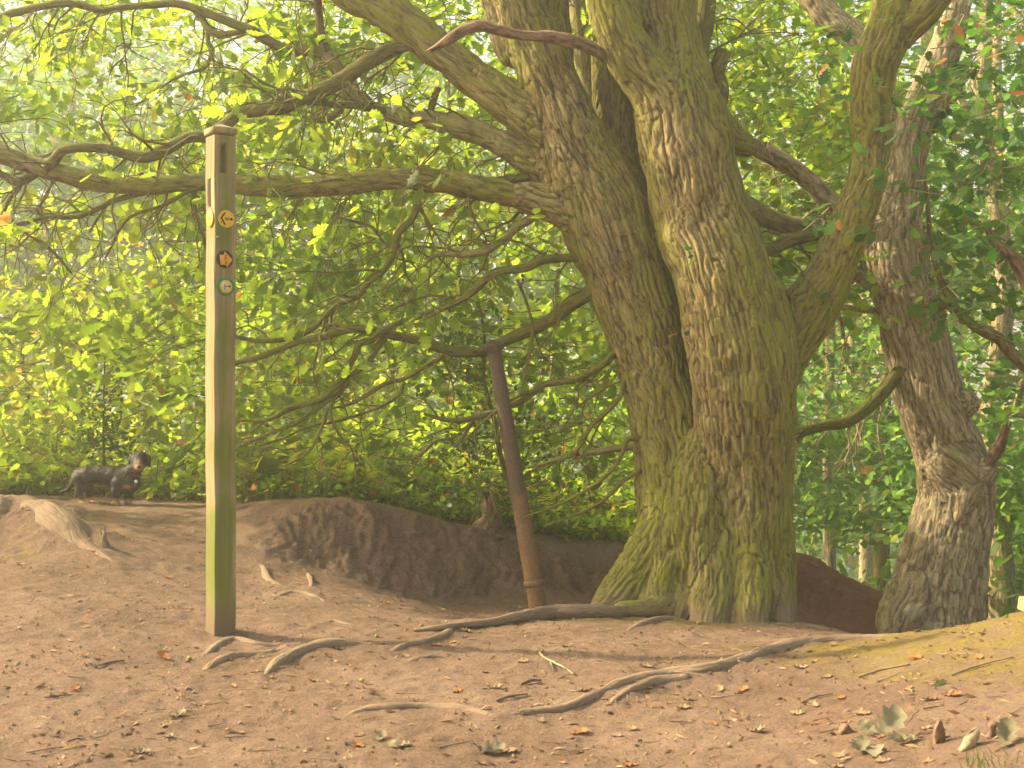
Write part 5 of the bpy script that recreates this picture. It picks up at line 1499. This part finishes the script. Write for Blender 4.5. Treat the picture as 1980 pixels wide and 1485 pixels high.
sub('inner_disc', disc_mesh(RD * 0.76, 0.0036), M_YEL, d3)
tri = [(-0.42 * k, 0.66 * k), (0.70 * k, 0.0), (-0.38 * k, -0.66 * k), (-0.46 * k, 0.0)]
sub('triangle', prism(np.array(tri), 0.0034, 0.0041), M_WHT, d3)
sub('arrow_shaft', prism(bar(-0.10 * k, 0.02 * k, 0.45 * k, 0.02 * k, 0.08 * k), 0.004, 0.0046), M_BLK, d3)
sub('arrow_head', prism(np.array([(0.64 * k, 0.02 * k), (0.30 * k, 0.22 * k), (0.40 * k, 0.02 * k), (0.30 * k, -0.18 * k)]), 0.004, 0.0048), M_BLK, d3)
text_part('WALK', 0.0085, d3, (-0.18 * k, -0.05 * k, 0.0044), math.radians(-90), M_BLK)
d4 = local('disc', *disc_mesh(RD * 0.95, 0.003), M_YEL); d4['label'] = 'faded yellow disc on the sunlit left face'
on_face(d4, 'L', 0.004, pz(422))
sub('emblem', prism(np.array([(0.3 * k * math.cos(a), 0.12 * k + 0.24 * k * math.sin(a)) for a in np.linspace(0, 2 * math.pi, 14, endpoint=False)]), 0.0028, 0.0034), M_ORG, d4)
nl = sub('nail', prism(np.array([(0.004 * math.cos(a), 0.004 * math.sin(a)) for a in np.linspace(0, 2 * math.pi, 10, endpoint=False)]), 0.0, 0.002), M_WHT, post)
on_face(nl, 'R', fpx(420), pz(459))

# ------------------------------------------------------------------ leaning iron pipe
def rust_material():
    m, nt, b = new_mat('rusty_iron')
    p = geo_pos(nt)
    a_ = noise_tex(nt, p, 7, 5, 0.65); g_ = noise_tex(nt, p, 90, 5, 0.75)
    up_ = attr(nt, 'up')
    sm_ = N(nt, 'ShaderNodeMath', operation='ADD'); L(nt, up_, sm_.inputs[0]); L(nt, a_, sm_.inputs[1])
    c = ramp(nt, sm_.outputs[0], [(0.5, (0.24, 0.13, 0.055)), (0.95, (0.18, 0.10, 0.05)), (1.25, (0.13, 0.08, 0.045)), (1.6, (0.11, 0.08, 0.052))])
    c2 = mixc(nt, 0.8, c.outputs[0], ramp(nt, g_, [(0.3, 0.55), (0.7, 1.3)]).outputs[0], 'MULTIPLY')
    L(nt, c2, b.inputs['Base Color']); b.inputs['Roughness'].default_value = 0.72
    b.inputs['Metallic'].default_value = 0.0
    bump(nt, g_, 0.8, 0.003, b)
    return m
M_RUST = rust_material()
pT, pB = pt(954, 672, 6.98), pt(1045, 1200, 6.95)
pipe = thing('iron_pipe', pB, 'rusty leaning iron pipe with a domed cap standing in the hollow', 'pipe')
def lathe(name, prof, p0, p1, mat, parent, seg=28, fn=None):
    ax_ = norm(p1 - p0); e1 = norm(np.cross(ax_, [0, 1, 0])); e2 = np.cross(ax_, e1); Ln = np.linalg.norm(p1 - p0)
    V, up_ = [], []
    for s_, rr in prof:
        for a in np.arange(seg) / seg * 2 * math.pi:
            V.append(p0 + ax_ * s_ + (e1 * math.cos(a) + e2 * math.sin(a)) * rr)
            up_.append(s_ / Ln)
    n = len(prof)
    Fq = [(k_ * seg + j, k_ * seg + (j + 1) % seg, (k_ + 1) * seg + (j + 1) % seg, (k_ + 1) * seg + j) for k_ in range(n - 1) for j in range(seg)]
    V = np.array(V)
    V = V + 0.0012 * norm(V - (p0 + ax_ * ((V - p0) @ ax_)[:, None])) * noise3(V * 30)[:, None]
    return link(name, mk_mesh(name, V, np.array(Fq), {'up': np.array(up_)}, True, [mat]), parent)
Ln = np.linalg.norm(pT - pB)
prof = [(s_, 0.0505 - 0.0135 * min(1, s_ / Ln) ) for s_ in np.linspace(-0.1, Ln, 90)]
lathe('shaft', prof, pB, pT, M_RUST, pipe)
sc_ = Ln * (1200 - 1127) / (1200 - 672)
lathe('collar', [(sc_ - .018, .046), (sc_ - .014, .054), (sc_ - .004, .058), (sc_ + .006, .058), (sc_ + .014, .054), (sc_ + .018, .046)], pB, pT, M_RUST, pipe)
pc_ = lathe('cap', [(Ln - .035, .036), (Ln - .022, .042), (Ln - .008, .058), (Ln + .004, .064), (Ln + .016, .062), (Ln + .024, .052), (Ln + .030, .034), (Ln + .033, .020), (Ln + .040, .018), (Ln + .042, .001)], pB, pT, M_RUST, pipe)

# ------------------------------------------------------------------ the dog
def fur_material():
    m, nt, b = new_mat('dog_fur')
    p = geo_pos(nt)
    n_ = noise_tex(nt, p, 260, 3, 0.7)
    c = mixc(nt, n_, (0.007, 0.006, 0.006), (0.035, 0.030, 0.025))
    t_ = mixc(nt, n_, (0.30, 0.15, 0.05), (0.55, 0.32, 0.13))
    c2 = mixc(nt, attr(nt, 'tan'), c, t_)
    L(nt, c2, b.inputs['Base Color']); b.inputs['Roughness'].default_value = 0.6
    b.inputs['Specular IOR Level'].default_value = 0.35
    bump(nt, n_, 0.4, 0.002, b)
    return m
M_FUR = fur_material()
DY = hit(228, 979)[1]
print('dog depth', DY)
def dp(px, py, dY=0.0, w=10): return [*pt(px, py, DY + 0.06 + dY), w / 2 / F * (DY)]
zshift = 0.0
dogparts = [
    [dp(156, 922, 0.03, 34), dp(172, 919, 0.02, 37), dp(195, 918, 0.01, 35), dp(220, 921, 0.0, 39), dp(240, 926, -0.01, 43), dp(253, 932, -0.03, 38)],
    [dp(240, 932, -0.02, 38), dp(246, 938, -0.02, 36)],
    [dp(250, 918, -0.02, 36), dp(260, 908, -0.03, 28), dp(267, 898, -0.04, 27)],
    [dp(268, 890, -0.03, 32), dp(272, 889, -0.03, 33)],
    [dp(270, 894, -0.06, 26), dp(269, 901, -0.10, 19), dp(269, 905, -0.135, 14)],
    [dp(154, 928, 0.00, 30), dp(157, 940, -0.02, 20), dp(153, 952, -0.02, 14), dp(149, 960, -0.01, 10), dp(156, 969, -0.02, 9), dp(160, 974, -0.03, 10), dp(170, 975, -0.04, 9)],
    [dp(160, 926, 0.08, 26), dp(172, 942, 0.08, 17), dp(171, 953, 0.08, 12), dp(169, 958, 0.08, 9), dp(177, 967, 0.07, 8), dp(182, 971, 0.06, 9), dp(191, 972, 0.05, 8)],
    [dp(230, 935, -0.05, 30), dp(225, 948, -0.06, 18), dp(223, 962, -0.06, 12), dp(223, 974, -0.06, 11), dp(230, 978, -0.075, 10)],
    [dp(255, 938, 0.00, 26), dp(249, 950, 0.01, 17), dp(247, 962, 0.01, 12), dp(247, 973, 0.01, 11), dp(254, 977, 0.0, 10)],
    [dp(145, 922, 0.04, 12), dp(140, 936, 0.04, 10), dp(132, 946, 0.04, 8), dp(122, 951, 0.04, 6), dp(111, 954, 0.04, 4)],
]
dogparts = [np.array(p_) for p_ in dogparts]
dV, dQ = blend_solid(dogparts, 0.0042, 0.010)
dg_base = pt(215, 978, DY + 0.06)
dog = thing('dog', (dg_base[0], dg_base[1], dg_base[2]), 'small black and tan wire-haired dachshund standing on the bank looking at the camera', 'dog')
dpx, dpy = visible_px(dV)
def blob(cx_, cy_, sx, sy): return np.exp(-(((dpx - cx_) / sx) ** 2 + ((dpy - cy_) / sy) ** 2) * 1.0)
tan = np.maximum.reduce([smooth01((dpy - 961) / 8) * (dpx > 205), smooth01((dpy - 958) / 10) * (dpx < 205), 0.75 * blob(246, 941, 10, 4) * (dV[:, 1] < DY + .05),
                         1.1 * blob(269, 903, 9, 6) * (dV[:, 1] < DY - 0.0), 0.7 * blob(268, 893, 4, 5) * (dV[:, 1] < DY - 0.0), 0.35 * blob(185, 941, 14, 6)])
tan = np.clip(tan, 0, 1); tan *= np.where((dpy > 973), 0.5, 1)
dn = vnormals(dV, dQ)
dV2 = dV + dn * (0.0022 * fbm(dV * 60, 2))[:, None]
link('body', mk_mesh('body', dV2, dQ, {'tan': tan}, True, [M_FUR]), dog)
# coat: short strands following the body
r = np.random.default_rng(9)
sel = r.integers(0, len(dV), 9000)
sp, sn = dV2[sel], dn[sel]
flow = np.where((dpx[sel] < 262)[:, None], np.array([-1.0, 0.1, -0.35])[None], np.array([0, -0.2, -1.0])[None])
flow = norm(flow + r.normal(size=flow.shape) * 0.3)
dirh = norm(flow - sn * (flow * sn).sum(1)[:, None] + sn * 0.35)
side_ = norm(np.cross(dirh, sn)) * 0.0009
ln_ = (0.012 * (0.6 + 0.8 * r.random(len(sel))))[:, None]
HV = np.stack([sp - side_, sp + side_, sp + dirh * ln_], 1).reshape(-1, 3)
HF = np.arange(len(HV)).reshape(-1, 3)
tag(link('fur', mk_mesh('fur', HV, HF, {'tan': np.repeat(tan[sel], 3)}, True, [M_FUR]), dog), 'short rough coat', kind='stuff')
# ears
def ear(cx_, cy_, dY, sg):
    V_, Q_ = blend_solid([np.array([dp(cx_, cy_, dY, 9), dp(cx_ + sg * 3, cy_ + 8, dY - .005, 12), dp(cx_ + sg * 3.5, cy_ + 17, dY - .012, 10)])], 0.004, 0.01)
    cc = pt(cx_ + sg * 2, cy_ + 8, DY + .06 + dY)
    V_ = V_.copy(); V_[:, 0] = cc[0] + (V_[:, 0] - cc[0]) * 0.62
    link('ear', mk_mesh('ear', V_, Q_, {'tan': np.zeros(len(V_))}, True, [M_FUR]), dog)
ear(255, 882, -0.035, -1); ear(286, 882, -0.03, 1)
M_EYE = simple_mat('eye_gloss', (0.008, 0.006, 0.005), 0.1, 0.1, 50, 0)
M_TAG = simple_mat('silver_tag', (0.7, 0.68, 0.62), 0.3, 0.1, 50, 0)
M_COLLAR = simple_mat('dark_red_collar', (0.10, 0.025, 0.02), 0.6, 0.2, 90, 0)
def ball(name, c, rr, mat, parent, sq=(1, 1, 1), seg=12):
    V_, Fq = [], []
    for i in range(seg + 1):
        th = math.pi * i / seg
        for j in range(seg * 2):
            ph = math.pi * j / seg
            V_.append((c[0] + rr * sq[0] * math.sin(th) * math.cos(ph), c[1] + rr * sq[1] * math.sin(th) * math.sin(ph), c[2] + rr * sq[2] * math.cos(th)))
    s2 = seg * 2
    Fq = [(i * s2 + j, i * s2 + (j + 1) % s2, (i + 1) * s2 + (j + 1) % s2, (i + 1) * s2 + j) for i in range(seg) for j in range(s2)]
    return link(name, mk_mesh(name, np.array(V_), np.array(Fq), None, True, [mat]), parent)
ball('nose', pt(269, 902.5, DY - 0.10), 0.011, M_EYE, dog, (1.1, .9, .85))
ball('eye', pt(263.5, 889.5, DY - 0.018), 0.006, M_EYE, dog)
ball('eye', pt(275, 889.5, DY - 0.018), 0.006, M_EYE, dog)
cc = np.array([pt(262, 913, DY + 0.03)]) 
th = np.linspace(0, 2 * math.pi, 25)
axn = norm(pt(267, 898, DY + .02) - pt(252, 920, DY + .04)); e1 = norm(np.cross(axn, [0, 1, 0])); e2 = np.cross(axn, e1)
ringp = np.array([[*(pt(260, 912, DY + 0.03) + (e1 * math.cos(a) + e2 * math.sin(a)) * 0.0455), 0.005] for a in th])
V_, q_, t_, at_ = tube(ringp, sides=8, sub=1, amp=0, cap=False)
link('collar', mk_mesh('collar', V_, q_, at_, True, [M_COLLAR]), dog)
V_, Fq = disc_mesh(0.0105, 0.002, 20)
o = bpy.data.objects.new('name_tag', mk_mesh('name_tag', V_, Fq, None, False, [M_TAG])); COL.objects.link(o); o.parent = dog
tp = pt(263, 931, DY - 0.035)
o.matrix_local = Matrix.Translation(Vector(tp) - Vector(dog.location)) @ Matrix.Rotation(math.pi / 2, 4, 'X')

# ------------------------------------------------------------------ litter on the ground
TW_M = []
M_TWIG = simple_mat('dry_twig', (0.15, 0.095, 0.055), 0.9, 0.35, 40, 0.001)
M_TWIGP = simple_mat('pale_twig', (0.34, 0.26, 0.17), 0.9, 0.3, 40, 0.001)
for s_ in range(8):
    r = np.random.default_rng(100 + s_)
    w, _ = wander(np.array([-0.5, 0, 0.0]), np.array([1, 0, 0]), 1.0, 0.024, 7, 0.0, 0.22, r)
    w[:, 2] *= 0.15; w[:, 2] += 0.02
    ps = [w]
    if s_ % 2:
        k_ = 4; w2, _ = wander(w[k_, :3], np.array([0.7, 0.6, 0.03]), 0.35, 0.014, 4, 0, 0.2, r); w2[:, 2] = np.clip(w2[:, 2] * .2, 0.01, 1) + .015; ps.append(w2)
    V_, q_, at_ = batch_tubes(ps, 5)
    TW_M.append(mk_mesh('fallen_twig', V_, q_, None, True, [M_TWIG if s_ < 6 else M_TWIGP]))
def curled_leaf(seed, tint, mat, curl=0.5):
    Vt, T = TPL['oak']
    r = np.random.default_rng(seed)
    V_ = Vt.copy()
    V_[:, 1] *= 1.1
    V_[:, 2] += curl * (V_[:, 1] ** 2) * 2.0 + curl * 0.35 * (V_[:, 0] - 0.5) ** 2 * 2 + 0.04 * r.normal(size=len(V_)) + 0.03
    V_[:, 0] -= 0.5
    return mk_mesh('dead_leaf', V_, T, {'tint': np.full(len(V_), tint)}, False, [mat])
DL = [curled_leaf(k_, t_, M_DRY, c_) for k_, (t_, c_) in enumerate([(0.15, .5), (0.35, .7), (0.5, .4), (0.65, .8), (0.8, .5), (0.98, .6)])]
GL = [curled_leaf(20, 0.6, M_GREY_LEAF, .6), curled_leaf(21, 0.35, M_GREY_LEAF, .9), curled_leaf(22, 0.8, M_GREY_LEAF, .4)]
GRL = leaf_mesh('green_leaf', 'oak', 0.35, M_LEAF_NEAR)
def gnormal(x, y):
    e = 0.03
    return norm(np.array([-(ground(x + e, y) - ground(x - e, y)) / (2 * e), -(ground(x, y + e) - ground(x, y - e)) / (2 * e), 1.0]))
def lay(name, mesh, px, py, size, rot, lab, cat, grp=None, tilt=0.0, lift=0.0, tiltax=(1, 0, 0)):
    c = hit(px, py)
    n_ = gnormal(c[0], c[1])
    o = bpy.data.objects.new(name, mesh); COL.objects.link(o)
    R1 = Vector((0, 0, 1)).rotation_difference(Vector(n_)).to_matrix().to_4x4()
    o.matrix_local = Matrix.Translation((c[0], c[1], c[2] + lift)) @ R1 @ Matrix.Rotation(tilt, 4, Vector(tiltax)) @ Matrix.Rotation(rot, 4, 'Z') @ Matrix.Scale(size, 4)
    return tag(o, lab, cat, grp)
def zone(px, py):
    if px > 1560: return 'on the sunlit rise below the leaning oak' if py < 1360 else ('beside the leaf heap at lower right' if px < 1830 else 'in the lower right corner')
    if px < 330: return 'on the left slope under the mound' if py < 1250 else ('left of the post foot' if py < 1360 else 'in the lower left corner')
    if px < 640: return 'around the post foot' if py < 1300 else ('below the post roots' if py < 1400 else 'at the bottom edge below the post')
    if px < 1100: return 'in the hollow before the pipe' if py < 1260 else ('between the middle roots' if py < 1360 else 'at the bottom centre')
    return 'in front of the big oak' if py < 1290 else ('beside the long cracked root' if py < 1390 else 'below the long cracked root')
def rnd_ground():
    while True:
        px = rng.uniform(0, 1980); py = 1090 + 395 * rng.random() ** 0.75
        if py < 1180 + (px > 1500) * 60: 
            if px > 500: continue
        if 392 < px < 460 and py < 1240: continue
        return px, py
for i in range(90):
    px, py = rnd_ground()
    k_ = int(rng.integers(0, 8)); s_ = rng.uniform(0.03, 0.11)
    lab = ('long ' if s_ > 0.085 else 'short ' if s_ > 0.055 else 'tiny ') + ('pale ' if k_ > 5 else 'dark ') + ('forked' if k_ % 2 else 'unforked') + ' twig ' + zone(px, py)
    lay('fallen_twig', TW_M[k_], px, py, s_, rng.normal() * 0.7, lab, 'twig', 'twigs scattered on the path', lift=0.001)
for i in range(75):
    px, py = rnd_ground()
    if rng.random() < 0.4: px, py = rng.uniform(560, 1900), rng.uniform(1230, 1480)
    k_ = int(rng.integers(0, 6)); s_ = rng.uniform(0.025, 0.06)
    lab = ('large ' if s_ > 0.048 else 'medium ' if s_ > 0.036 else 'small ') + ['dark brown', 'brown', 'tan', 'pale tan', 'cream', 'orange'][k_] + ' dead leaf ' + zone(px, py)
    lay('dead_leaf', DL[k_], px, py, s_, rng.random() * 6.28, lab, 'leaf', 'dead leaves scattered on the path', lift=0.001)
# named ones
for (px, py, s_, rot, m_, lab, tl) in [
    (1715, 1425, 0.105, 0.5, GL[0], 'largest pale curled oak leaf standing up in the leaf heap at lower right', 0.9),
    (1750, 1438, 0.075, 3.2, GL[1], 'pale lobed leaf at the right side of the leaf heap', 0.2),
    (1690, 1462, 0.075, 1.2, GL[2], 'pale lobed leaf at the bottom of the leaf heap', 0.15),
    (1665, 1452, 0.075, 4.2, GL[1], 'dark-edged grey leaf at the left of the leaf heap', 0.5),
    (1680, 1425, 0.06, 2.0, GL[2], 'small curled leaf at the upper left of the leaf heap', 0.8),
    (945, 1458, 0.085, 0.1, GL[1], 'grey-green crumpled leaf at the bottom centre of the path', 0.1),
    (775, 1444, 0.075, 2.8, GL[2], 'flattened pale leaf fragment left of the bottom centre', 0.1),
    (735, 1432, 0.05, 1.3, GL[0], 'small pale leaf scrap beside the flattened fragment', 0.2),
    (310, 1258, 0.045, 0.6, GL[0], 'pale green leaf lying left of the post foot', 0.3),
    (318, 1274, 0.06, 2.6, DL[5], 'orange brown leaf lying left of the post foot', 0.2),
    (270, 1457, 0.055, 0.3, GL[2], 'pale oak leaf at the lower left of the path', 0.1),
    (160, 1270, 0.04, 0.3, DL[5], 'tan leaf on the open ground at left', 0.1),
    (1222, 1412, 0.04, 2.9, DL[4], 'tan leaf scrap below the long cracked root', 0.2),
    (1945, 1440, 0.08, 1.0, GL[1], 'crumpled grey leaf at the lower right corner', 0.6)]:
    lay('dead_leaf', m_, px, py, s_, rot, lab, 'leaf', 'fallen leaves', tilt=tl, lift=s_ * 0.3 * tl + 0.002)
lay('green_leaf', GRL, 1800, 1330, 0.055, 0.4, 'fresh green leaf lying on the sunlit rise', 'leaf', lift=0.006)
lay('green_leaf', GRL, 178, 1432, 0.022, 0.4, 'tiny green leaf at the lower left', 'leaf', lift=0.004)
# forked pale stick in the middle
fk = []
for (px, py, w) in [(1040, 1258, 6), (1048, 1272, 6), (1066, 1284, 5), (1090, 1295, 5), (1110, 1308, 4)]:
    c = hit(px, py); fk.append([c[0], c[1], c[2] + 0.008, w / 2 / F * c[1]])
st_ = thing('forked_stick', fk[0][:3], 'pale forked stick lying in the middle of the path', 'stick')
tube_obj('stem', np.array(fk), M_PALE, st_, sides=8, sub=5, seed=4, moss=-.3)
f2 = []
for (px, py, w) in [(1064, 1283, 4), (1068, 1292, 3), (1070, 1300, 3)]:
    c = hit(px, py); f2.append([c[0], c[1], c[2] + 0.006, w / 2 / F * c[1]])
tube_obj('fork', np.array(f2), M_PALE, st_, sides=6, sub=4, seed=4, moss=-.3)
for (x0, y0, x1, y1, w, lab) in [(1008, 1325, 1046, 1318, 7, 'short thick stick below the forked stick'), (960, 1358, 1020, 1346, 5, 'longer dark stick right of the middle root'),
                                 (130, 1440, 165, 1432, 4, 'thin stick at the lower left'), (50, 1462, 165, 1447, 3, 'long thin curved stick in the lower left corner'), (240, 1280, 180, 1292, 4, 'dark twig left of the post foot'),
                                 (1660, 1312, 1760, 1288, 5, 'dark twig lying across the sunlit rise'), (1840, 1310, 1960, 1275, 4, 'long twig high on the sunlit rise'), (1550, 1362, 1610, 1345, 4, 'short dark twig mid right')]:
    a_, b_ = hit(x0, y0), hit(x1, y1)
    m_ = (a_ + b_) / 2 + np.array([0, 0.01, 0])
    P_ = np.array([[*(a_ + [0, 0, .005]), w / 2 / F * a_[1]], [*(m_ + [0, 0, .007]), w / 2 / F * a_[1]], [*(b_ + [0, 0, .005]), w / 3 / F * a_[1]]])
    V_, q_, t_, at_ = tube(P_, sides=7, sub=5, seed=3, moss=-.3)
    tag(link('fallen_stick', mk_mesh('fallen_stick', V_, [q_, np.asarray(t_)], at_, True, [M_ROOT])), lab, 'stick')
# upright stones / bark pieces at the lower right
M_SLATE = simple_mat('brown_stone', (0.19, 0.115, 0.075), 0.9, 0.3, 50, 0.003)
M_BARKP = simple_mat('pale_bark_piece', (0.40, 0.30, 0.17), 0.9, 0.35, 60, 0.004)
def shard(px, py, w, h, t_, lean, lab, mat, name, cat, seed):
    r = np.random.default_rng(seed)
    c = hit(px, py); sc = c[1] / F
    outl = [(-.5, 0), (-.48, .35), (-.40, .7), (-.12, 1.0), (.08, .95), (.30, .6), (.5, .25), (.5, 0), (.42, -.2), (-.45, -.2)]
    V_ = []
    for d_, f_ in ((-1, .9), (-.4, 1), (.4, 1), (1, .85)):
        for (u, v) in outl:
            V_.append((u * w * sc * f_ + 0.0028 * r.normal(), d_ * t_ / 2 + 0.003 * r.normal(), v * h * sc * (0.97 if abs(d_) == 1 else 1) + 0.001 * r.normal()))
    n = len(outl)
    Fq = [(k_ * n + j, (k_) * n + (j + 1) % n, (k_ + 1) * n + (j + 1) % n, (k_ + 1) * n + j) for k_ in range(3) for j in range(n)]
    V_.append((0, -t_ / 2, h * sc * .4)); V_.append((0, t_ / 2, h * sc * .4))
    T = [((j + 1) % n, j, 4 * n) for j in range(n)] + [(3 * n + j, 3 * n + (j + 1) % n, 4 * n + 1) for j in range(n)]
    o = bpy.data.objects.new(name, mk_mesh(name, np.array(V_), [np.array(Fq), np.array(T)], None, False, [mat])); COL.objects.link(o)
    o.location = (c[0], c[1], c[2]); o.rotation_euler = (0, lean, 0.2)
    tag(o, lab, cat)
shard(1816, 1438, 24, 44, 0.014, 0.05, 'dark pointed stone standing upright on the mossy rise', M_SLATE, 'upright_stone', 'stone', 1)
shard(1868, 1450, 26, 46, 0.016, 0.62, 'pale piece of bark leaning beside the pointed stone', M_BARKP, 'bark_piece', 'bark', 2)
shard(1918, 1425, 16, 30, 0.010, 0.25, 'small grey upright chip right of the pale bark piece', M_SLATE, 'bark_piece', 'bark', 3)
shard(1633, 1418, 22, 18, 0.02, 0.4, 'small brown stone left of the leaf heap', M_SLATE, 'stone', 'stone', 4)
# pale sawn timber end at the right edge behind the rise
bx = pt(2010, 1176, 4.75)
import bmesh
bm = bmesh.new()
bmesh.ops.create_cube(bm, size=1.0)
for v_ in bm.verts:
    v_.co = Vector((v_.co.x * 0.07 * (0.8 if v_.co.z > 0 else 1.0), v_.co.y * 0.25, v_.co.z * 0.05))
bmesh.ops.bevel(bm, geom=bm.edges[:], offset=0.003, segments=2, affect='EDGES')
bm.transform(Matrix.Translation(Vector(bx)))
o = bm_obj('timber_block', bm, simple_mat('sawn_pale_timber', (0.36, 0.29, 0.14), 0.8, 0.15, 40, 0.001, (1, 6, 1)), None)
tag(o, 'pale sawn timber end showing at the right edge above the rise', 'timber')
# acorns
for (px, py) in [(728, 1233), (366, 1277), (700, 1320), (1350, 1208), (1100, 1260)]:
    c = hit(px, py)
    o = ball('acorn', (c[0], c[1], c[2] + 0.006), 0.0075, simple_mat('acorn_green', (0.22, 0.25, 0.05), 0.4, 0.1, 30, 0) if not bpy.data.materials.get('acorn_green') else bpy.data.materials['acorn_green'], None, (1.2, 1, 1), 8)
    tag(o, {728: 'small green acorn below the hollow', 366: 'small green acorn by the root end in front of the post', 700: 'small green acorn below the thick post root', 1350: 'small green acorn at the big oak foot', 1100: 'small green acorn right of the forked stick'}[px], 'acorn', 'acorns on the path')
# nobody could count these: crumbs, chips, needles
r = np.random.default_rng(77)
n = 9000
px = r.uniform(-100, 2080, n); py = 1080 + 430 * r.random(n) ** 0.8
yy = r.uniform(2.7, 7.3, n); xx = (px - CX) / F * yy
clump = fbm(np.stack([xx * 2.1, yy * 2.1, 0 * xx], 1), 3)
k_ = (clump > -0.05) | (r.random(n) < 0.35)
xx, yy = xx[k_], yy[k_]
zz = bilin(_HH, xx, yy)
n = len(xx)
ln = 0.004 + 0.022 * r.random(n) ** 2.2; wd = np.where(r.random(n) < .5, 0.0012, 0.003 + 0.004 * r.random(n))
an = r.random(n) * 6.28
dx = np.stack([np.cos(an), np.sin(an), 0.15 * r.normal(size=n)], 1) * ln[:, None]
dy = np.stack([-np.sin(an), np.cos(an), 0.35 * r.normal(size=n)], 1) * wd[:, None]
c0 = np.stack([xx, yy, zz + 0.003], 1)
top_ = np.array([0, 0, 1.0]) * (wd * 0.9)[:, None]
V_ = np.stack([c0 - dx, c0 + dy, c0 + dx, c0 - dy, c0 + top_ + 0.2 * dx], 1).reshape(-1, 3)
b0 = (np.arange(n) * 5)[:, None]
T = np.concatenate([b0 + np.array([0, 3, 4]), b0 + np.array([3, 2, 4]), b0 + np.array([2, 1, 4]), b0 + np.array([1, 0, 4])], 1).reshape(-1, 3)
tt = np.repeat(np.clip(r.normal(0.3, 0.25, n), 0, 0.95), 5)
tag(link('soil_litter', mk_mesh('soil_litter', V_, T, {'tint': tt}, False, [M_DRY])), 'crumbs of bark, chips and bits of leaf on the soil', kind='stuff')
# thin fringe of fine roots and dry grass at the lip of the bank
ps = []
for i in range(420):
    px = rng.uniform(430, 1190)
    Yd = bank_edge_Y(px) - 0.12 + 0.2 * rng.random()
    x = (px - CX) / F * Yd
    z = ground(x, Yd)
    w, _ = wander(np.array([x, Yd, z]), np.array([rng.normal() * .8, -0.8, 0.4]), rng.uniform(0.04, 0.16), 0.0012, 5, 0.9, 0.5)
    ps.append(w)
V_, q_, at_ = batch_tubes(ps, 3)
tag(link('bank_rootlets', mk_mesh('bank_rootlets', V_, q_, None, True, [M_TWIG])), 'fine rootlets and dry stalks hanging from the lip of the bank', kind='stuff')
# little grass tufts
gv, gf = [], []
r = np.random.default_rng(5)
for (px, py, nb_, hh_) in [(1905, 1480, 26, 0.05), (462, 1228, 30, 0.022), (1330, 1190, 20, 0.02)]:
    c = hit(px, py)
    for _ in range(nb_):
        b_ = c + np.array([r.normal() * .03, r.normal() * .03, 0]); b_[2] = ground(b_[0], b_[1])
        d_ = np.array([r.normal() * .5, r.normal() * .4, 1.0]) * hh_ * r.uniform(.5, 1.1)
        k0 = len(gv); gv += [b_ - [0.0012, 0, 0], b_ + [0.0012, 0, 0], b_ + d_]; gf.append((k0, k0 + 1, k0 + 2))
tag(link('grass', mk_mesh('grass', np.array(gv), np.array(gf), {'tint': np.full(len(gv), 0.3)}, False, [M_LEAF_NEAR])), 'short grass tufts', kind='stuff')

# ------------------------------------------------------------------ the misty air
x0, x1, y0, y1, z0, z1 = -158, 158, -38, 240, float(V[:, 2].min()) - 40, 10.5
z0 = float(H2.min()) - 1.2
zmax = 0
for o in bpy.data.objects:
    if o.type == 'MESH' and len(o.data.vertices):
        bb = [o.matrix_world @ Vector(c) for c in o.bound_box]
        zmax = max(zmax, max(b_.z for b_ in bb))
print('zmax', zmax, 'z0', z0)
z1 = zmax + 0.5
HV = np.array([(x, y, z) for x in (x0, x1) for y in (y0, y1) for z in (z0, z1)], float)
HF = np.array([(0, 1, 3, 2), (4, 6, 7, 5), (0, 4, 5, 1), (2, 3, 7, 6), (0, 2, 6, 4), (1, 5, 7, 3)])
mh = bpy.data.materials.new('haze'); mh.use_nodes = True
nt = mh.node_tree; nt.nodes.clear()
out = nt.nodes.new('ShaderNodeOutputMaterial'); pv = nt.nodes.new('ShaderNodeVolumePrincipled')
pv.inputs['Color'].default_value = (0.97, 0.95, 0.86, 1)
pv.inputs['Density'].default_value = 0.0072
pv.inputs['Anisotropy'].default_value = 0.6
L(nt, pv.outputs[0], out.inputs['Volume'])
tag(link('haze', mk_mesh('haze', HV, HF, None, False, [mh])), 'warm morning mist', kind='stuff')
tris = sum(len(o.data.polygons) for o in bpy.data.objects if o.type == 'MESH')
print('faces', tris, 'objects', len(bpy.data.objects))
